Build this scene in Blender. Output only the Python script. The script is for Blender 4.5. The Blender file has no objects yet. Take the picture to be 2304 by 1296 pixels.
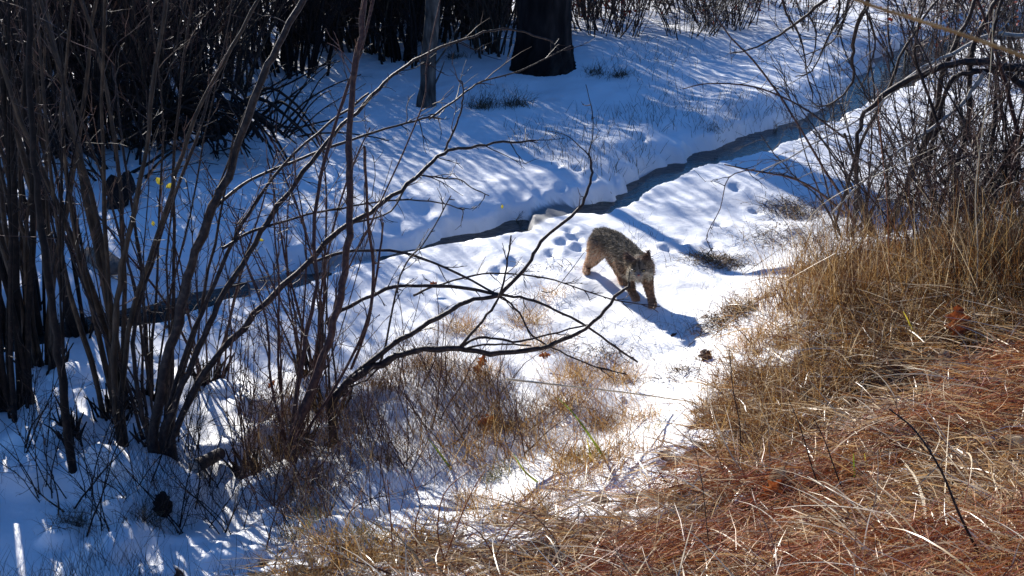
import bpy, math, random
import numpy as np
from mathutils import Vector, Matrix
R = math.radians
random.seed(7); rng = np.random.default_rng(7)
scene = bpy.context.scene
C = scene.collection
PI = math.pi

# ------------------------------------------------------------------ camera
H = 3.5; PITCH = R(22.0); W0, H0, F = 2304.0, 1296.0, 2781.0
cam_d = bpy.data.cameras.new('camera'); cam = bpy.data.objects.new('camera', cam_d); C.objects.link(cam)
cam.location = (0, 0, H); cam.rotation_euler = (PI/2 - PITCH, 0, 0)
cam_d.sensor_width = 36.0; cam_d.lens = 36.0*F/W0; cam_d.clip_end = 600; cam_d.clip_start = 0.05
cam_d.dof.use_dof = True; cam_d.dof.focus_distance = 7.5; cam_d.dof.aperture_fstop = 14
scene.camera = cam
# ------------------------------------------------------------------ light
SUN_EL, SUN_AZ = R(21.5), R(-26.0)          # azimuth from +Y towards +X
world = bpy.data.worlds.new("World"); scene.world = world; world.use_nodes = True
wn = world.node_tree; wn.nodes.clear()
wo = wn.nodes.new('ShaderNodeOutputWorld'); wb = wn.nodes.new('ShaderNodeBackground'); sky = wn.nodes.new('ShaderNodeTexSky')
sky.sky_type = 'NISHITA'; sky.sun_disc = False; sky.sun_elevation = SUN_EL; sky.sun_rotation = SUN_AZ
sky.air_density = 1.0; sky.dust_density = 0.0; sky.ozone_density = 10.0
wn.links.new(sky.outputs[0], wb.inputs[0]); wb.inputs[1].default_value = 0.09; wn.links.new(wb.outputs[0], wo.inputs[0])
sd = bpy.data.lights.new('sun', 'SUN'); so = bpy.data.objects.new('sun', sd); C.objects.link(so)
sd.energy = 5.0; sd.angle = R(0.55); sd.color = (1.0, 0.95, 0.88)
to_sun = Vector((math.sin(SUN_AZ)*math.cos(SUN_EL), math.cos(SUN_AZ)*math.cos(SUN_EL), math.sin(SUN_EL)))
so.rotation_euler = to_sun.to_track_quat('Z', 'Y').to_euler(); so.location = (-8, 20, 12)
vs = scene.view_settings; vs.view_transform = 'Standard'; vs.look = 'None'; vs.gamma = 1.0; vs.use_curve_mapping = False
vs.exposure = 0.92
scene.render.engine = 'CYCLES'

# ------------------------------------------------------------------ maths helpers
_tab = np.random.default_rng(99).random((256, 256))
def vn(x, y, s=0):
    x = np.asarray(x, float) + 37.3*s; y = np.asarray(y, float) + 91.7*s
    xi = np.floor(x).astype(int); yi = np.floor(y).astype(int); fx = x-xi; fy = y-yi
    fx = fx*fx*(3-2*fx); fy = fy*fy*(3-2*fy)
    a = _tab[xi & 255, yi & 255]; b = _tab[(xi+1) & 255, yi & 255]; c = _tab[xi & 255, (yi+1) & 255]; d = _tab[(xi+1) & 255, (yi+1) & 255]
    return (a*(1-fx)+b*fx)*(1-fy) + (c*(1-fx)+d*fx)*fy
def sm(a, b, t):
    t = np.clip((t-a)/(b-a), 0, 1); return t*t*(3-2*t)
cp, sp = math.cos(PITCH), math.sin(PITCH)
def ray(px, py):
    u = (px-W0/2)/F; v = (H0/2-py)/F
    return np.array((u, cp + v*sp, -sp + v*cp))
def P(px, py, Y):                       # the point of that direction lying Y metres in front of the camera foot
    d = ray(px, py); return Vector(d*(Y/d[1])) + Vector((0, 0, H))
def flat(px, py, z=0.0):
    d = ray(px, py); t = (z-H)/d[2]; return (d[0]*t, d[1]*t)

# the stream: (column, far water edge, near lip) of its two banks
STR = [(-700, 860, 930), (-300, 800, 868), (0, 750, 805), (230, 703, 748), (400, 664, 700), (530, 638, 666), (700, 598, 616), (800, 580, 595), (1000, 537, 553),
       (1100, 512, 534), (1200, 488, 517), (1300, 466, 496), (1400, 440, 467), (1500, 384, 410), (1600, 334, 381), (1700, 306, 345), (1790, 275, 315),
       (1870, 243, 270), (1930, 215, 243), (1985, 160, 205), (2050, 105, 150), (2130, 82, 108), (2304, 60, 84), (2700, 30, 50), (3200, 5, 20)]
cl = []; hw = []; OPEN = []
for x, fy, ny in STR:
    a = np.array(flat(x, fy, -0.14)); b = np.array(flat(x, ny, -0.06)); cl.append((a+b)/2); hw.append(abs(a[1]-b[1])/2); OPEN.append(0.3 if 540 < x < 1050 else (.6 if x in (400, 530) else .5 if x in (1200, 1300) else 1.0))
cl = np.array(cl); hw = np.array(hw)
_t = np.gradient(cl, axis=0); hw = np.maximum(.02, hw*np.abs(_t[:, 0])/np.hypot(_t[:, 0], _t[:, 1])-np.array([(.12 if q[0] < 600 else (.085 if q[0] > 1450 else .045)) for q in STR]))
FOOT = np.array([(-20, 0), (-6, 2.2), (-2.5, 3.7)] + [flat(*q) for q in ((560, 1330), (900, 1245), (1150, 1175), (1400, 1075), (1560, 970), (1625, 860), (1650, 760), (1720, 670), (1830, 620), (2000, 585), (2304, 560))] + [(7, 10.8), (30, 16)])
def seg(x, y, pl, w=None):
    best = np.full(x.shape, 1e9); side = np.ones(x.shape); ww = np.zeros(x.shape)
    for i in range(len(pl)-1):
        a = pl[i]; d = pl[i+1]-a; L2 = d@d
        t = np.clip(((x-a[0])*d[0]+(y-a[1])*d[1])/L2, 0, 1)
        qx = x-a[0]-t*d[0]; qy = y-a[1]-t*d[1]; q = np.hypot(qx, qy); m = q < best
        best = np.where(m, q, best); side = np.where(m, np.sign(d[0]*qy-d[1]*qx), side)
        if w is not None: ww = np.where(m, w[i]+(w[i+1]-w[i])*t, ww)
    return best, side, ww
PITS = []
for px, py in [(1283, 520), (1290, 537), (1297, 563), (1265, 550), (1240, 572), (1150, 585), (1120, 600), (1500, 560), (1530, 545), (1700, 470),
               (1620, 500), (1210, 445), (1262, 432), (1330, 410), (1392, 385), (1300, 400), (1440, 330), (1500, 268), (1478, 292), (1540, 250),
               (1590, 230), (1640, 255), (1655, 235), (1700, 270), (1860, 175), (1828, 190), (1600, 545), (1655, 430), (1760, 160), (1450, 372), (1250, 395)]:
    PITS.append(flat(px, py))
def fields(x, y):
    x = np.atleast_1d(np.asarray(x, float)); y = np.atleast_1d(np.asarray(y, float))
    d, s, _ = seg(x, y, FOOT); d = -s*d                     # >0 on the camera's bank
    q, s2, w = seg(x, y, cl, hw)
    edge = (vn(x*2.3, y*2.3, 3)-.5)*.22 + (vn(x*7, y*7, 4)-.5)*.10 + (vn(x*19, y*19, 14)-.5)*.03
    return x, y, d, q - w + edge, s2
def snowy(x, y, d):
    k = .45 + .55*sm(1.6, .6, x)
    e = d + ((vn(x*1.3, y*1.3, 11)-.5)*1.4 + (vn(x*4, y*4, 12)-.5)*1.0)*k + (vn(x*13, y*13, 13)-.5)*.35
    return 1 - sm(-.05, .25, e - .25)
def hgt(x, y):
    x, y, d, t, s2 = fields(x, y)
    de = np.where(d > -0.6, (np.maximum(d+.6, 0))**2/(np.maximum(d+.6, 0)+.6), 0)
    z = 1.95*(1-np.exp(-de/3.4))
    z = z + (vn(x*.5, y*.5, 1)-.5)*.16*sm(14, 5, np.abs(y-10)) + (vn(x*1.3, y*1.3, 2)-.5)*.09 + (vn(x*3.7, y*3.7, 5)-.5)*.03 + (vn(x*9, y*9, 6)-.5)*.012
    z = z + sm(14, 9, y)*(.030*(vn(x*5.5, y*5.5, 16)-.5) + .05*np.maximum(vn(x*2.1, y*2.1, 17)-.55, 0))
    lump = sm(8.0, 6.4, y)*sm(.9, -.4, x)*sm(1.2, 0.0, d)
    z = z + lump*sm(-.1, -1.0, x)*(.10*np.maximum(vn(x*2.6, y*2.6, 7)-.42, 0)*2 + .07*sm(.45, .8, vn(x*6, y*6, 8)))
    z = z + .035*snowy(x, y, d)*sm(-.3, .6, d)
    z = z + sm(.3, 1.5, d)*(.08*(vn(x*2.2, y*2.2, 9)-.4) + .045*(vn(x*6.5, y*6.5, 10)-.5))
    z = z + 0.055*np.maximum(y-21, 0) + 0.10*np.maximum(y-60, 0)
    far = .03*np.exp(-np.maximum(t, 0)/1.2) + .03 + .09*(vn(x*2.3, y*2.3, 71)-.5)*np.exp(-np.maximum(t, 0)/.8)
    z = np.where((s2 > 0) & (t > 0), z + far*sm(0, 3, t+3), z)
    lip_f = (.6*sm(-.02, .12, t)+.4*sm(-.02, .55, t)); lip_n = sm(-.07, .14, t); op = np.interp(x, cl[:, 0], OPEN); bed = -.02-.05*op-.20*sm(.3, .55, op+.5*(vn(x*1.7, y*1.7, 15)-.5))
    out = np.where(s2 > 0, (z+.06)*lip_f + bed*(1-lip_f), (z-.03*np.exp(-np.maximum(t, 0)/.4))*lip_n + bed*(1-lip_n))
    for a, b in PITS:
        m = (np.abs(x-a) < .3) & (np.abs(y-b) < .3)
        if m.any():
            r = np.hypot((x-a)*1.1, (y-b)*.8); out = out - .045*np.exp(-(r/.055)**2) + .012*np.exp(-((r-.1)/.04)**2)
    return out
def h1(x, y): return float(hgt(x, y)[0])
# lookup of ground points over the field of view (and a margin)
LX = np.arange(-500, 2820, 20.); LY = np.arange(-60, 1700, 20.)
gx, gy = np.meshgrid(LX, LY); sh = gx.shape
u = (gx-W0/2)/F; v = (H0/2-gy)/F; D = np.stack([u, cp+v*sp, -sp+v*cp], -1).reshape(-1, 3)
tt = np.zeros(len(D)); hit = np.full(len(D), np.nan); ts = np.geomspace(1.0, 70, 110); prev = np.ones(len(D)); pt = ts[0]
for t in ts:
    z = H + D[:, 2]*t; dz = z - hgt(D[:, 0]*t, D[:, 1]*t)
    m = np.isnan(hit) & (dz <= 0); hit[m] = pt + (t-pt)*prev[m]/(prev[m]-dz[m]+1e-9); prev = dz; pt = t
hit = np.where(np.isnan(hit), 70, hit); HIT = hit.reshape(sh)
def Gv(px, py):                        # ground points under many directions at once
    px = np.asarray(px, float); py = np.asarray(py, float)
    fx = np.clip((px-LX[0])/20, 0, len(LX)-1.001); fy = np.clip((py-LY[0])/20, 0, len(LY)-1.001)
    i = fx.astype(int); j = fy.astype(int); a = fx-i; b = fy-j
    t = (HIT[j, i]*(1-a)+HIT[j, i+1]*a)*(1-b) + (HIT[j+1, i]*(1-a)+HIT[j+1, i+1]*a)*b
    u = (px-W0/2)/F; v = (H0/2-py)/F
    x = u*t; y = (cp+v*sp)*t
    return x, y, hgt(x, y)
def G(px, py):
    x, y, z = Gv([px], [py]); return Vector((x[0], y[0], z[0]))

# ------------------------------------------------------------------ mesh helpers
def np_mesh(name, V, Fq):
    me = bpy.data.meshes.new(name); V = np.asarray(V, np.float32); Fq = np.asarray(Fq, np.int32)
    n, k = Fq.shape
    me.vertices.add(len(V)); me.vertices.foreach_set('co', V.ravel())
    me.loops.add(n*k); me.loops.foreach_set('vertex_index', Fq.ravel())
    me.polygons.add(n); me.polygons.foreach_set('loop_start', np.arange(0, n*k, k, dtype=np.int32))
    me.polygons.foreach_set('loop_total', np.full(n, k, np.int32))
    me.update(calc_edges=True); return me
def link(name, me, mat, parent=None, smooth=True):
    o = bpy.data.objects.new(name, me); C.objects.link(o)
    if mat: me.materials.append(mat)
    if smooth: me.polygons.foreach_set('use_smooth', np.ones(len(me.polygons), bool))
    if parent is not None:
        o.parent = parent; o.matrix_parent_inverse = Matrix.Translation(-parent.location) if not parent.get('_local') else Matrix()
    return o
def tag(o, label=None, cat=None, group=None, kind=None):
    if label: o['label'] = label
    if cat: o['category'] = cat
    if group: o['group'] = group
    if kind: o['kind'] = kind
    return o
def thing(name, loc, label, cat, group=None, local=False):
    o = bpy.data.objects.new(name, None); C.objects.link(o); o.location = loc; o.empty_display_size = .1
    if local: o['_local'] = 1
    return tag(o, label, cat, group)
class MB:
    def __init__(s): s.V = []; s.Q = []; s.n = 0
    def tube(s, pts, rad, k=4):
        pts = np.array([tuple(p) for p in pts], float); m = len(pts); rad = np.broadcast_to(np.asarray(rad, float), (m,))
        T = np.gradient(pts, axis=0); T /= np.linalg.norm(T, axis=1)[:, None]+1e-9
        ref = np.array((0.3, 1.0, 0.1)) if abs(T[0][1]) < .8 else np.array((1., 0, .2))
        A = np.cross(T, ref); A /= np.linalg.norm(A, axis=1)[:, None]+1e-9; B = np.cross(T, A)
        an = np.arange(k)*2*PI/k
        ring = pts[:, None, :] + rad[:, None, None]*(np.cos(an)[None, :, None]*A[:, None, :] + np.sin(an)[None, :, None]*B[:, None, :])
        s.V.append(ring.reshape(-1, 3)); i = np.arange(m-1)[:, None]*k; j = np.arange(k)[None, :]; j2 = (j+1) % k
        s.Q.append(np.stack([i+j, i+j2, i+k+j2, i+k+j], -1).reshape(-1, 4)+s.n); s.n += m*k
    def ribbon(s, pts, wv, w):
        pts = np.array([tuple(p) for p in pts], float); m = len(pts); w = np.broadcast_to(w, (m,)); wv = np.array(tuple(wv), float)
        s.V.append(np.stack([pts-wv*w[:, None], pts+wv*w[:, None]], 1).reshape(-1, 3)); i = np.arange(m-1)*2
        s.Q.append(np.stack([i, i+1, i+3, i+2], -1)+s.n); s.n += 2*m
    def raw(s, V, Q): s.V.append(np.asarray(V, float)); s.Q.append(np.asarray(Q)+s.n); s.n += len(V)
    def build(s, name, mat, parent=None, kind=None, smooth=True):
        if not s.V: return None
        o = link(name, np_mesh(name, np.concatenate(s.V), np.concatenate(s.Q)), mat, parent, smooth)
        if kind: o['kind'] = kind
        return o
def blades(x, y, z, az, el, L, bend, w, k=3, faceup=.5):
    """many curved blades: root, azimuth, elevation, length, droop, half width -> verts, quads"""
    n = len(x); t = np.linspace(0, 1, k+1)
    d = np.stack([np.cos(az)*np.cos(el), np.sin(az)*np.cos(el), np.sin(el)], -1)
    side = np.stack([-np.sin(az), np.cos(az), np.zeros(n)], -1); cu = rng.normal(0, .18, n)
    root = np.stack([x, y, z], -1)
    p = root[:, None] + L[:, None, None]*(d[:, None]*t[None, :, None] + side[:, None]*(cu[:, None]*t[None]**2)[..., None])
    p[..., 2] -= (L*bend)[:, None]*t[None]**2.2
    rv = rng.normal(0, 1, (n, 3)); rv[:, 2] += 0; wv = np.cross(d, rv); wv /= np.linalg.norm(wv, axis=1)[:, None]+1e-9
    ww = w[:, None]*(1-.75*t[None]**1.5)
    V = np.stack([p-wv[:, None]*ww[..., None], p+wv[:, None]*ww[..., None]], 2).reshape(-1, 3)
    i = (np.arange(n)*(2*(k+1)))[:, None] + (np.arange(k)*2)[None]
    return V, np.stack([i, i+1, i+3, i+2], -1).reshape(-1, 4)

# ------------------------------------------------------------------ materials
def mat(name, cols, rough=.8, spec=.2, scale=30, bump=.3, bscale=60, by='obj', trans=0.0, stretch=(1, 1, 1)):
    """cols: ramp stops; by = 'obj' noise in space, 'island' random for each strand"""
    m = bpy.data.materials.new(name); m.use_nodes = True; nt = m.node_tree; n = nt.nodes; b = n['Principled BSDF']
    b.inputs['Roughness'].default_value = rough; b.inputs['Specular IOR Level'].default_value = spec
    ramp = n.new('ShaderNodeValToRGB'); el = ramp.color_ramp.elements
    while len(el) < len(cols): el.new(.5)
    for e, (p, c) in zip(el, cols): e.position = p; e.color = (*c, 1)
    tc = n.new('ShaderNodeTexCoord'); mp = n.new('ShaderNodeMapping'); mp.inputs['Scale'].default_value = stretch
    nt.links.new(tc.outputs['Object'], mp.inputs['Vector'])
    if by == 'island':
        g = n.new('ShaderNodeNewGeometry'); nt.links.new(g.outputs['Random Per Island'], ramp.inputs[0])
    else:
        no = n.new('ShaderNodeTexNoise'); no.inputs['Scale'].default_value = scale; no.inputs['Detail'].default_value = 5
        nt.links.new(mp.outputs[0], no.inputs['Vector'])
        ml = n.new('ShaderNodeMapRange'); ml.inputs[1].default_value = .3; ml.inputs[2].default_value = .7
        nt.links.new(no.outputs[0], ml.inputs[0]); nt.links.new(ml.outputs[0], ramp.inputs[0])
    nt.links.new(ramp.outputs[0], b.inputs['Base Color'])
    if bump:
        nb = n.new('ShaderNodeTexNoise'); nb.inputs['Scale'].default_value = bscale; nb.inputs['Detail'].default_value = 4
        nt.links.new(mp.outputs[0], nb.inputs['Vector']); bp = n.new('ShaderNodeBump'); bp.inputs['Strength'].default_value = bump; bp.inputs['Distance'].default_value = .01
        nt.links.new(nb.outputs[0], bp.inputs['Height']); nt.links.new(bp.outputs[0], b.inputs['Normal'])
    if trans:
        tr = n.new('ShaderNodeBsdfTranslucent'); mx = n.new('ShaderNodeMixShader'); mx.inputs[0].default_value = trans
        nt.links.new(ramp.outputs[0], tr.inputs[0]); nt.links.new(b.outputs[0], mx.inputs[1]); nt.links.new(tr.outputs[0], mx.inputs[2])
        nt.links.new(mx.outputs[0], n['Material Output'].inputs[0])
    return m
M = {}
M['bark'] = mat('willow bark', [(0, (.010, .006, .006)), (.5, (.030, .017, .014)), (1, (.075, .048, .036))], .6, .3, 35, .5, 90)
M['bark_dark'] = mat('dark willow bark', [(0, (.005, .004, .004)), (.6, (.014, .009, .008)), (1, (.036, .023, .017))], .75, .2, 30, .5, 80)
M['bark_brown'] = mat('olive brown bark', [(0, (.010, .006, .004)), (.5, (.040, .022, .012)), (1, (.10, .060, .034))], .6, .35, 28, .8, 60, stretch=(1, 1, .4))
M['bark_red'] = mat('reddish bark', [(0, (.020, .007, .007)), (.5, (.060, .020, .016)), (1, (.12, .060, .040))], .55, .35, 45, .4, 90)
M['twig'] = mat('twig bark', [(0, (.018, .007, .007)), (.5, (.06, .024, .018)), (1, (.15, .08, .05))], .5, .4, by='island', bump=0)
M['twig_dark'] = mat('dark twig bark', [(0, (.008, .006, .007)), (.6, (.022, .012, .011)), (1, (.07, .036, .022))], .6, .3, by='island', bump=0)
M['branch_grey'] = mat('bleached branch', [(0, (.22, .20, .18)), (1, (.42, .40, .37))], .6, .3, 40, .3, 80)
M['trunk_dark'] = mat('pine bark', [(0, (.006, .005, .005)), (.55, (.018, .013, .012)), (1, (.045, .032, .028))], .9, .1, 7, 1.0, 26, stretch=(1, 1, .25))
M['trunk_grey'] = mat('grey bark', [(0, (.03, .025, .022)), (.55, (.09, .075, .065)), (1, (.17, .145, .12))], .85, .15, 18, 1.0, 60, stretch=(1, 1, .3))
M['straw'] = mat('dry straw', [(0, (.07, .020, .007)), (.3, (.28, .115, .035)), (.6, (.52, .31, .12)), (.85, (.72, .54, .30)), (1, (.82, .72, .56))], .35, .5, by='island', bump=0, trans=.3)
M['brown_grass'] = mat('brown dead grass', [(0, (.03, .012, .006)), (.4, (.14, .058, .020)), (.75, (.32, .165, .05)), (1, (.58, .40, .18))], .55, .3, by='island', bump=0, trans=.3)
M['mix_grass'] = mat('mixed dead grass', [(0, (.03, .010, .005)), (.35, (.11, .040, .012)), (.6, (.27, .13, .038)), (.85, (.52, .34, .13)), (1, (.78, .64, .42))], .45, .4, by='island', bump=0, trans=.35)
M['gold_grass'] = mat('golden dead grass', [(0, (.12, .045, .010)), (.5, (.42, .22, .06)), (1, (.66, .46, .20))], .5, .3, by='island', bump=0, trans=.35)
M['stubble'] = mat('dark dead stems', [(0, (.02, .014, .012)), (.6, (.08, .055, .035)), (1, (.22, .16, .09))], .7, .2, by='island', bump=0)
M['long_straw'] = mat('long straw', [(0, (.22, .11, .04)), (.4, (.50, .36, .18)), (1, (.80, .70, .54))], .35, .5, by='island', bump=0, trans=.25)
M['debris'] = mat('matted debris', [(0, (.014, .008, .005)), (.5, (.09, .045, .018)), (.8, (.24, .14, .05)), (1, (.48, .34, .15))], .7, .2, by='island', bump=0)
M['weed'] = mat('dead weeds', [(0, (.014, .007, .005)), (.4, (.07, .032, .016)), (.7, (.22, .115, .045)), (1, (.56, .40, .20))], .6, .3, by='island', bump=0, trans=.15)
M['needle'] = mat('pine needles', [(0, (.09, .016, .007)), (.4, (.28, .068, .020)), (.75, (.46, .17, .055)), (1, (.70, .46, .24))], .4, .45, by='island', bump=0, trans=.15)
M['green_mix'] = mat('yellow green grass', [(0, (.08, .06, .012)), (.4, (.16, .17, .02)), (.7, (.36, .30, .07)), (1, (.55, .46, .22))], .45, .4, by='island', bump=0, trans=.35)
M['blade_green'] = mat('green blade', [(0, (.06, .10, .012)), (.6, (.16, .22, .02)), (1, (.35, .34, .04))], .45, .4, by='island', bump=0, trans=.35)
M['blade_yellow'] = mat('yellow blade', [(0, (.45, .42, .03)), (1, (.60, .50, .06))], .45, .3, 20, 0, trans=.35)
M['straw_yellow'] = mat('yellow straw', [(0, (.42, .26, .10)), (1, (.62, .44, .20))], .6, .2, 25, 0, trans=.4)
M['pale_straw'] = mat('bleached straw', [(0, (.50, .40, .25)), (1, (.70, .62, .46))], .4, .4, 25, 0, trans=.25)
M['orange_stem'] = mat('orange stem', [(0, (.22, .06, .02)), (1, (.36, .15, .06))], .5, .3, 40, .2, trans=.1)
M['oak'] = mat('oak leaf', [(0, (.13, .028, .010)), (.6, (.26, .07, .02)), (1, (.36, .14, .05))], .5, .3, 50, .4, 120, trans=.3)
M['leaf_pale'] = mat('pale dead leaf', [(0, (.28, .19, .11)), (1, (.50, .39, .26))], .6, .2, 40, .4, 100, trans=.2)
M['leaf_yellow'] = mat('yellow leaf', [(0, (.30, .26, .03)), (1, (.50, .42, .06))], .6, .2, 40, 0, trans=.4)
M['berry'] = mat('red leaves and berries', [(0, (.18, .015, .010)), (.6, (.32, .05, .02)), (1, (.40, .14, .05))], .5, .4, by='island', bump=0, trans=.2)
M['rock'] = mat('brown stone', [(0, (.10, .075, .06)), (1, (.24, .18, .14))], .8, .2, 20, .6, 50)
M['cone'] = mat('pine cone', [(0, (.03, .015, .01)), (1, (.12, .06, .04))], .7, .2, 40, .3, 80)
M['cut_wood'] = mat('weathered cut wood', [(0, (.32, .29, .26)), (1, (.50, .47, .42))], .8, .2, 25, .4, 80)
# snow and ground
def snow_nodes(n, nt):
    tc = n.new('ShaderNodeTexCoord')
    acc = None
    for sc, dist in ((7, .02), (38, .0022), (160, .0010)):
        no = n.new('ShaderNodeTexNoise'); no.inputs['Scale'].default_value = sc; no.inputs['Detail'].default_value = 4
        nt.links.new(tc.outputs['Object'], no.inputs['Vector'])
        bp = n.new('ShaderNodeBump'); bp.inputs['Strength'].default_value = .7; bp.inputs['Distance'].default_value = dist
        nt.links.new(no.outputs[0], bp.inputs['Height'])
        if acc: nt.links.new(acc.outputs[0], bp.inputs['Normal'])
        acc = bp
    return tc, acc
def snow_mat():
    m = bpy.data.materials.new('snow'); m.use_nodes = True; nt = m.node_tree; n = nt.nodes; b = n['Principled BSDF']
    tc, bp = snow_nodes(n, nt); nt.links.new(bp.outputs[0], b.inputs['Normal'])
    b.inputs['Base Color'].default_value = (.86, .88, .90, 1); b.inputs['Roughness'].default_value = .55; b.inputs['Specular IOR Level'].default_value = .3
    return m
M['snow'] = snow_mat()
def ground_mat():
    m = bpy.data.materials.new('snow over litter'); m.use_nodes = True; nt = m.node_tree; n = nt.nodes; b = n['Principled BSDF']
    tc, bp = snow_nodes(n, nt); nt.links.new(bp.outputs[0], b.inputs['Normal'])
    b.inputs['Roughness'].default_value = .6; b.inputs['Specular IOR Level'].default_value = .3
    at = n.new('ShaderNodeAttribute'); at.attribute_name = 'cover'
    sep = n.new('ShaderNodeSeparateColor'); nt.links.new(at.outputs['Color'], sep.inputs[0])
    lit = n.new('ShaderNodeTexNoise'); lit.inputs['Scale'].default_value = 28; lit.inputs['Detail'].default_value = 8; nt.links.new(tc.outputs['Object'], lit.inputs['Vector'])
    r = n.new('ShaderNodeValToRGB'); e = r.color_ramp.elements; e[0].position = .35; e[0].color = (.012, .006, .004, 1); e[1].position = .66; e[1].color = (.18, .08, .03, 1)
    x = r.color_ramp.elements.new(.5); x.color = (.055, .022, .010, 1); nt.links.new(lit.outputs[0], r.inputs[0])
    fine = n.new('ShaderNodeTexNoise'); fine.inputs['Scale'].default_value = 22; fine.inputs['Detail'].default_value = 6; nt.links.new(tc.outputs['Object'], fine.inputs['Vector'])
    ad = n.new('ShaderNodeMath'); ad.operation = 'ADD'; nt.links.new(sep.outputs[0], ad.inputs[0]); nt.links.new(fine.outputs[0], ad.inputs[1])
    mr = n.new('ShaderNodeMapRange'); mr.inputs[1].default_value = .86; mr.inputs[2].default_value = .98; nt.links.new(ad.outputs[0], mr.inputs[0])
    dirt = n.new('ShaderNodeTexNoise'); dirt.inputs['Scale'].default_value = 3; dirt.inputs['Detail'].default_value = 6; nt.links.new(tc.outputs['Object'], dirt.inputs['Vector'])
    rs = n.new('ShaderNodeValToRGB'); e = rs.color_ramp.elements; e[0].position = .3; e[0].color = (.80, .80, .81, 1); e[1].position = .6; e[1].color = (.87, .885, .90, 1); nt.links.new(dirt.outputs[0], rs.inputs[0])
    mx = n.new('ShaderNodeMix'); mx.data_type = 'RGBA'; nt.links.new(mr.outputs[0], mx.inputs[0]); nt.links.new(r.outputs[0], mx.inputs[6]); nt.links.new(rs.outputs[0], mx.inputs[7])
    soil = n.new('ShaderNodeMix'); soil.data_type = 'RGBA'; nt.links.new(sep.outputs[1], soil.inputs[0]); nt.links.new(mx.outputs[2], soil.inputs[6]); soil.inputs[7].default_value = (.010, .008, .006, 1)
    nt.links.new(soil.outputs[2], b.inputs['Base Color'])
    return m
M['ground'] = ground_mat()
def water_mat():
    m = bpy.data.materials.new('stream water'); m.use_nodes = True; nt = m.node_tree; n = nt.nodes; b = n['Principled BSDF']
    b.inputs['Roughness'].default_value = .06; b.inputs['Specular IOR Level'].default_value = .16
    tc = n.new('ShaderNodeTexCoord'); no = n.new('ShaderNodeTexNoise'); no.inputs['Scale'].default_value = 4; no.inputs['Detail'].default_value = 6; nt.links.new(tc.outputs['Object'], no.inputs['Vector'])
    r = n.new('ShaderNodeValToRGB'); e = r.color_ramp.elements; e[0].position = .42; e[0].color = (.005, .006, .005, 1); e[1].position = .7; e[1].color = (.035, .045, .04, 1); nt.links.new(no.outputs[0], r.inputs[0]); nt.links.new(r.outputs[0], b.inputs['Base Color'])
    n2 = n.new('ShaderNodeTexNoise'); n2.inputs['Scale'].default_value = 16; n2.inputs['Detail'].default_value = 3; nt.links.new(tc.outputs['Object'], n2.inputs['Vector'])
    bp = n.new('ShaderNodeBump'); bp.inputs['Strength'].default_value = .5; bp.inputs['Distance'].default_value = .01; nt.links.new(n2.outputs[0], bp.inputs['Height']); nt.links.new(bp.outputs[0], b.inputs['Normal'])
    return m
M['water'] = water_mat()

# ------------------------------------------------------------------ ground, one sheet round the camera
th = np.concatenate([np.linspace(-180, -34, 40)[:-1], np.linspace(-34, 34, 500), np.linspace(34, 180, 40)[1:]])*PI/180
rr = np.concatenate([np.linspace(.2, 2.2, 24)[:-1], np.geomspace(2.2, 24, 560), np.geomspace(24, 400, 50)[1:]])
TH, RR = np.meshgrid(th, rr); X = (np.sin(TH)*RR).ravel(); Y = (np.cos(TH)*RR).ravel()
Z = np.concatenate([hgt(X[i:i+60000], Y[i:i+60000]) for i in range(0, len(X), 60000)])
nc = len(th); i = np.arange(len(rr)-1)[:, None]*nc; j = np.arange(nc-1)[None]
me = np_mesh('snowy_ground', np.stack([X, Y, Z], -1), np.stack([i+j, i+nc+j, i+nc+j+1, i+j+1], -1).reshape(-1, 4)[:, ::-1])
_, _, d_, t_, s_ = fields(X, Y)
cov = snowy(X, Y, d_)
soil = np.where(s_ > 0, 1-sm(-.04, .025, t_+(vn(X*7, Y*7, 22)-.5)*.07), 1-sm(-.05, .03, t_+(vn(X*5, Y*5, 21)-.5)*.14))
soil = np.clip(soil*(.6+.4*np.interp(X, cl[:, 0], OPEN)), 0, 1)*1.0
ca = me.color_attributes.new('cover', 'FLOAT_COLOR', 'POINT'); ca.data.foreach_set('color', np.stack([cov, soil, cov*0, cov*0+1], -1).astype(np.float32).ravel())
ground = link('snowy_ground', me, M['ground']); tag(ground, kind='structure')
n_ = np.zeros(3*len(me.polygons), np.float32); me.polygons.foreach_get('normal', n_)
if n_.reshape(-1, 3)[:, 2].mean() < 0: me.flip_normals()
# stream water: a strip wider than its bed, its rim buried in the banks
wv = []; 
for k in range(len(cl)):
    t = cl[min(k+1, len(cl)-1)]-cl[max(k-1, 0)]; t /= np.hypot(*t); nrm = np.array((-t[1], t[0])); w = hw[k]+.13
    wv += [(*(cl[k]+nrm*w), -.13), (*(cl[k]-nrm*w), -.13)]
q = [(2*k, 2*k+1, 2*k+3, 2*k+2) for k in range(len(cl)-1)]
tag(link('stream', np_mesh('stream', wv, q), M['water']), kind='structure')

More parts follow.
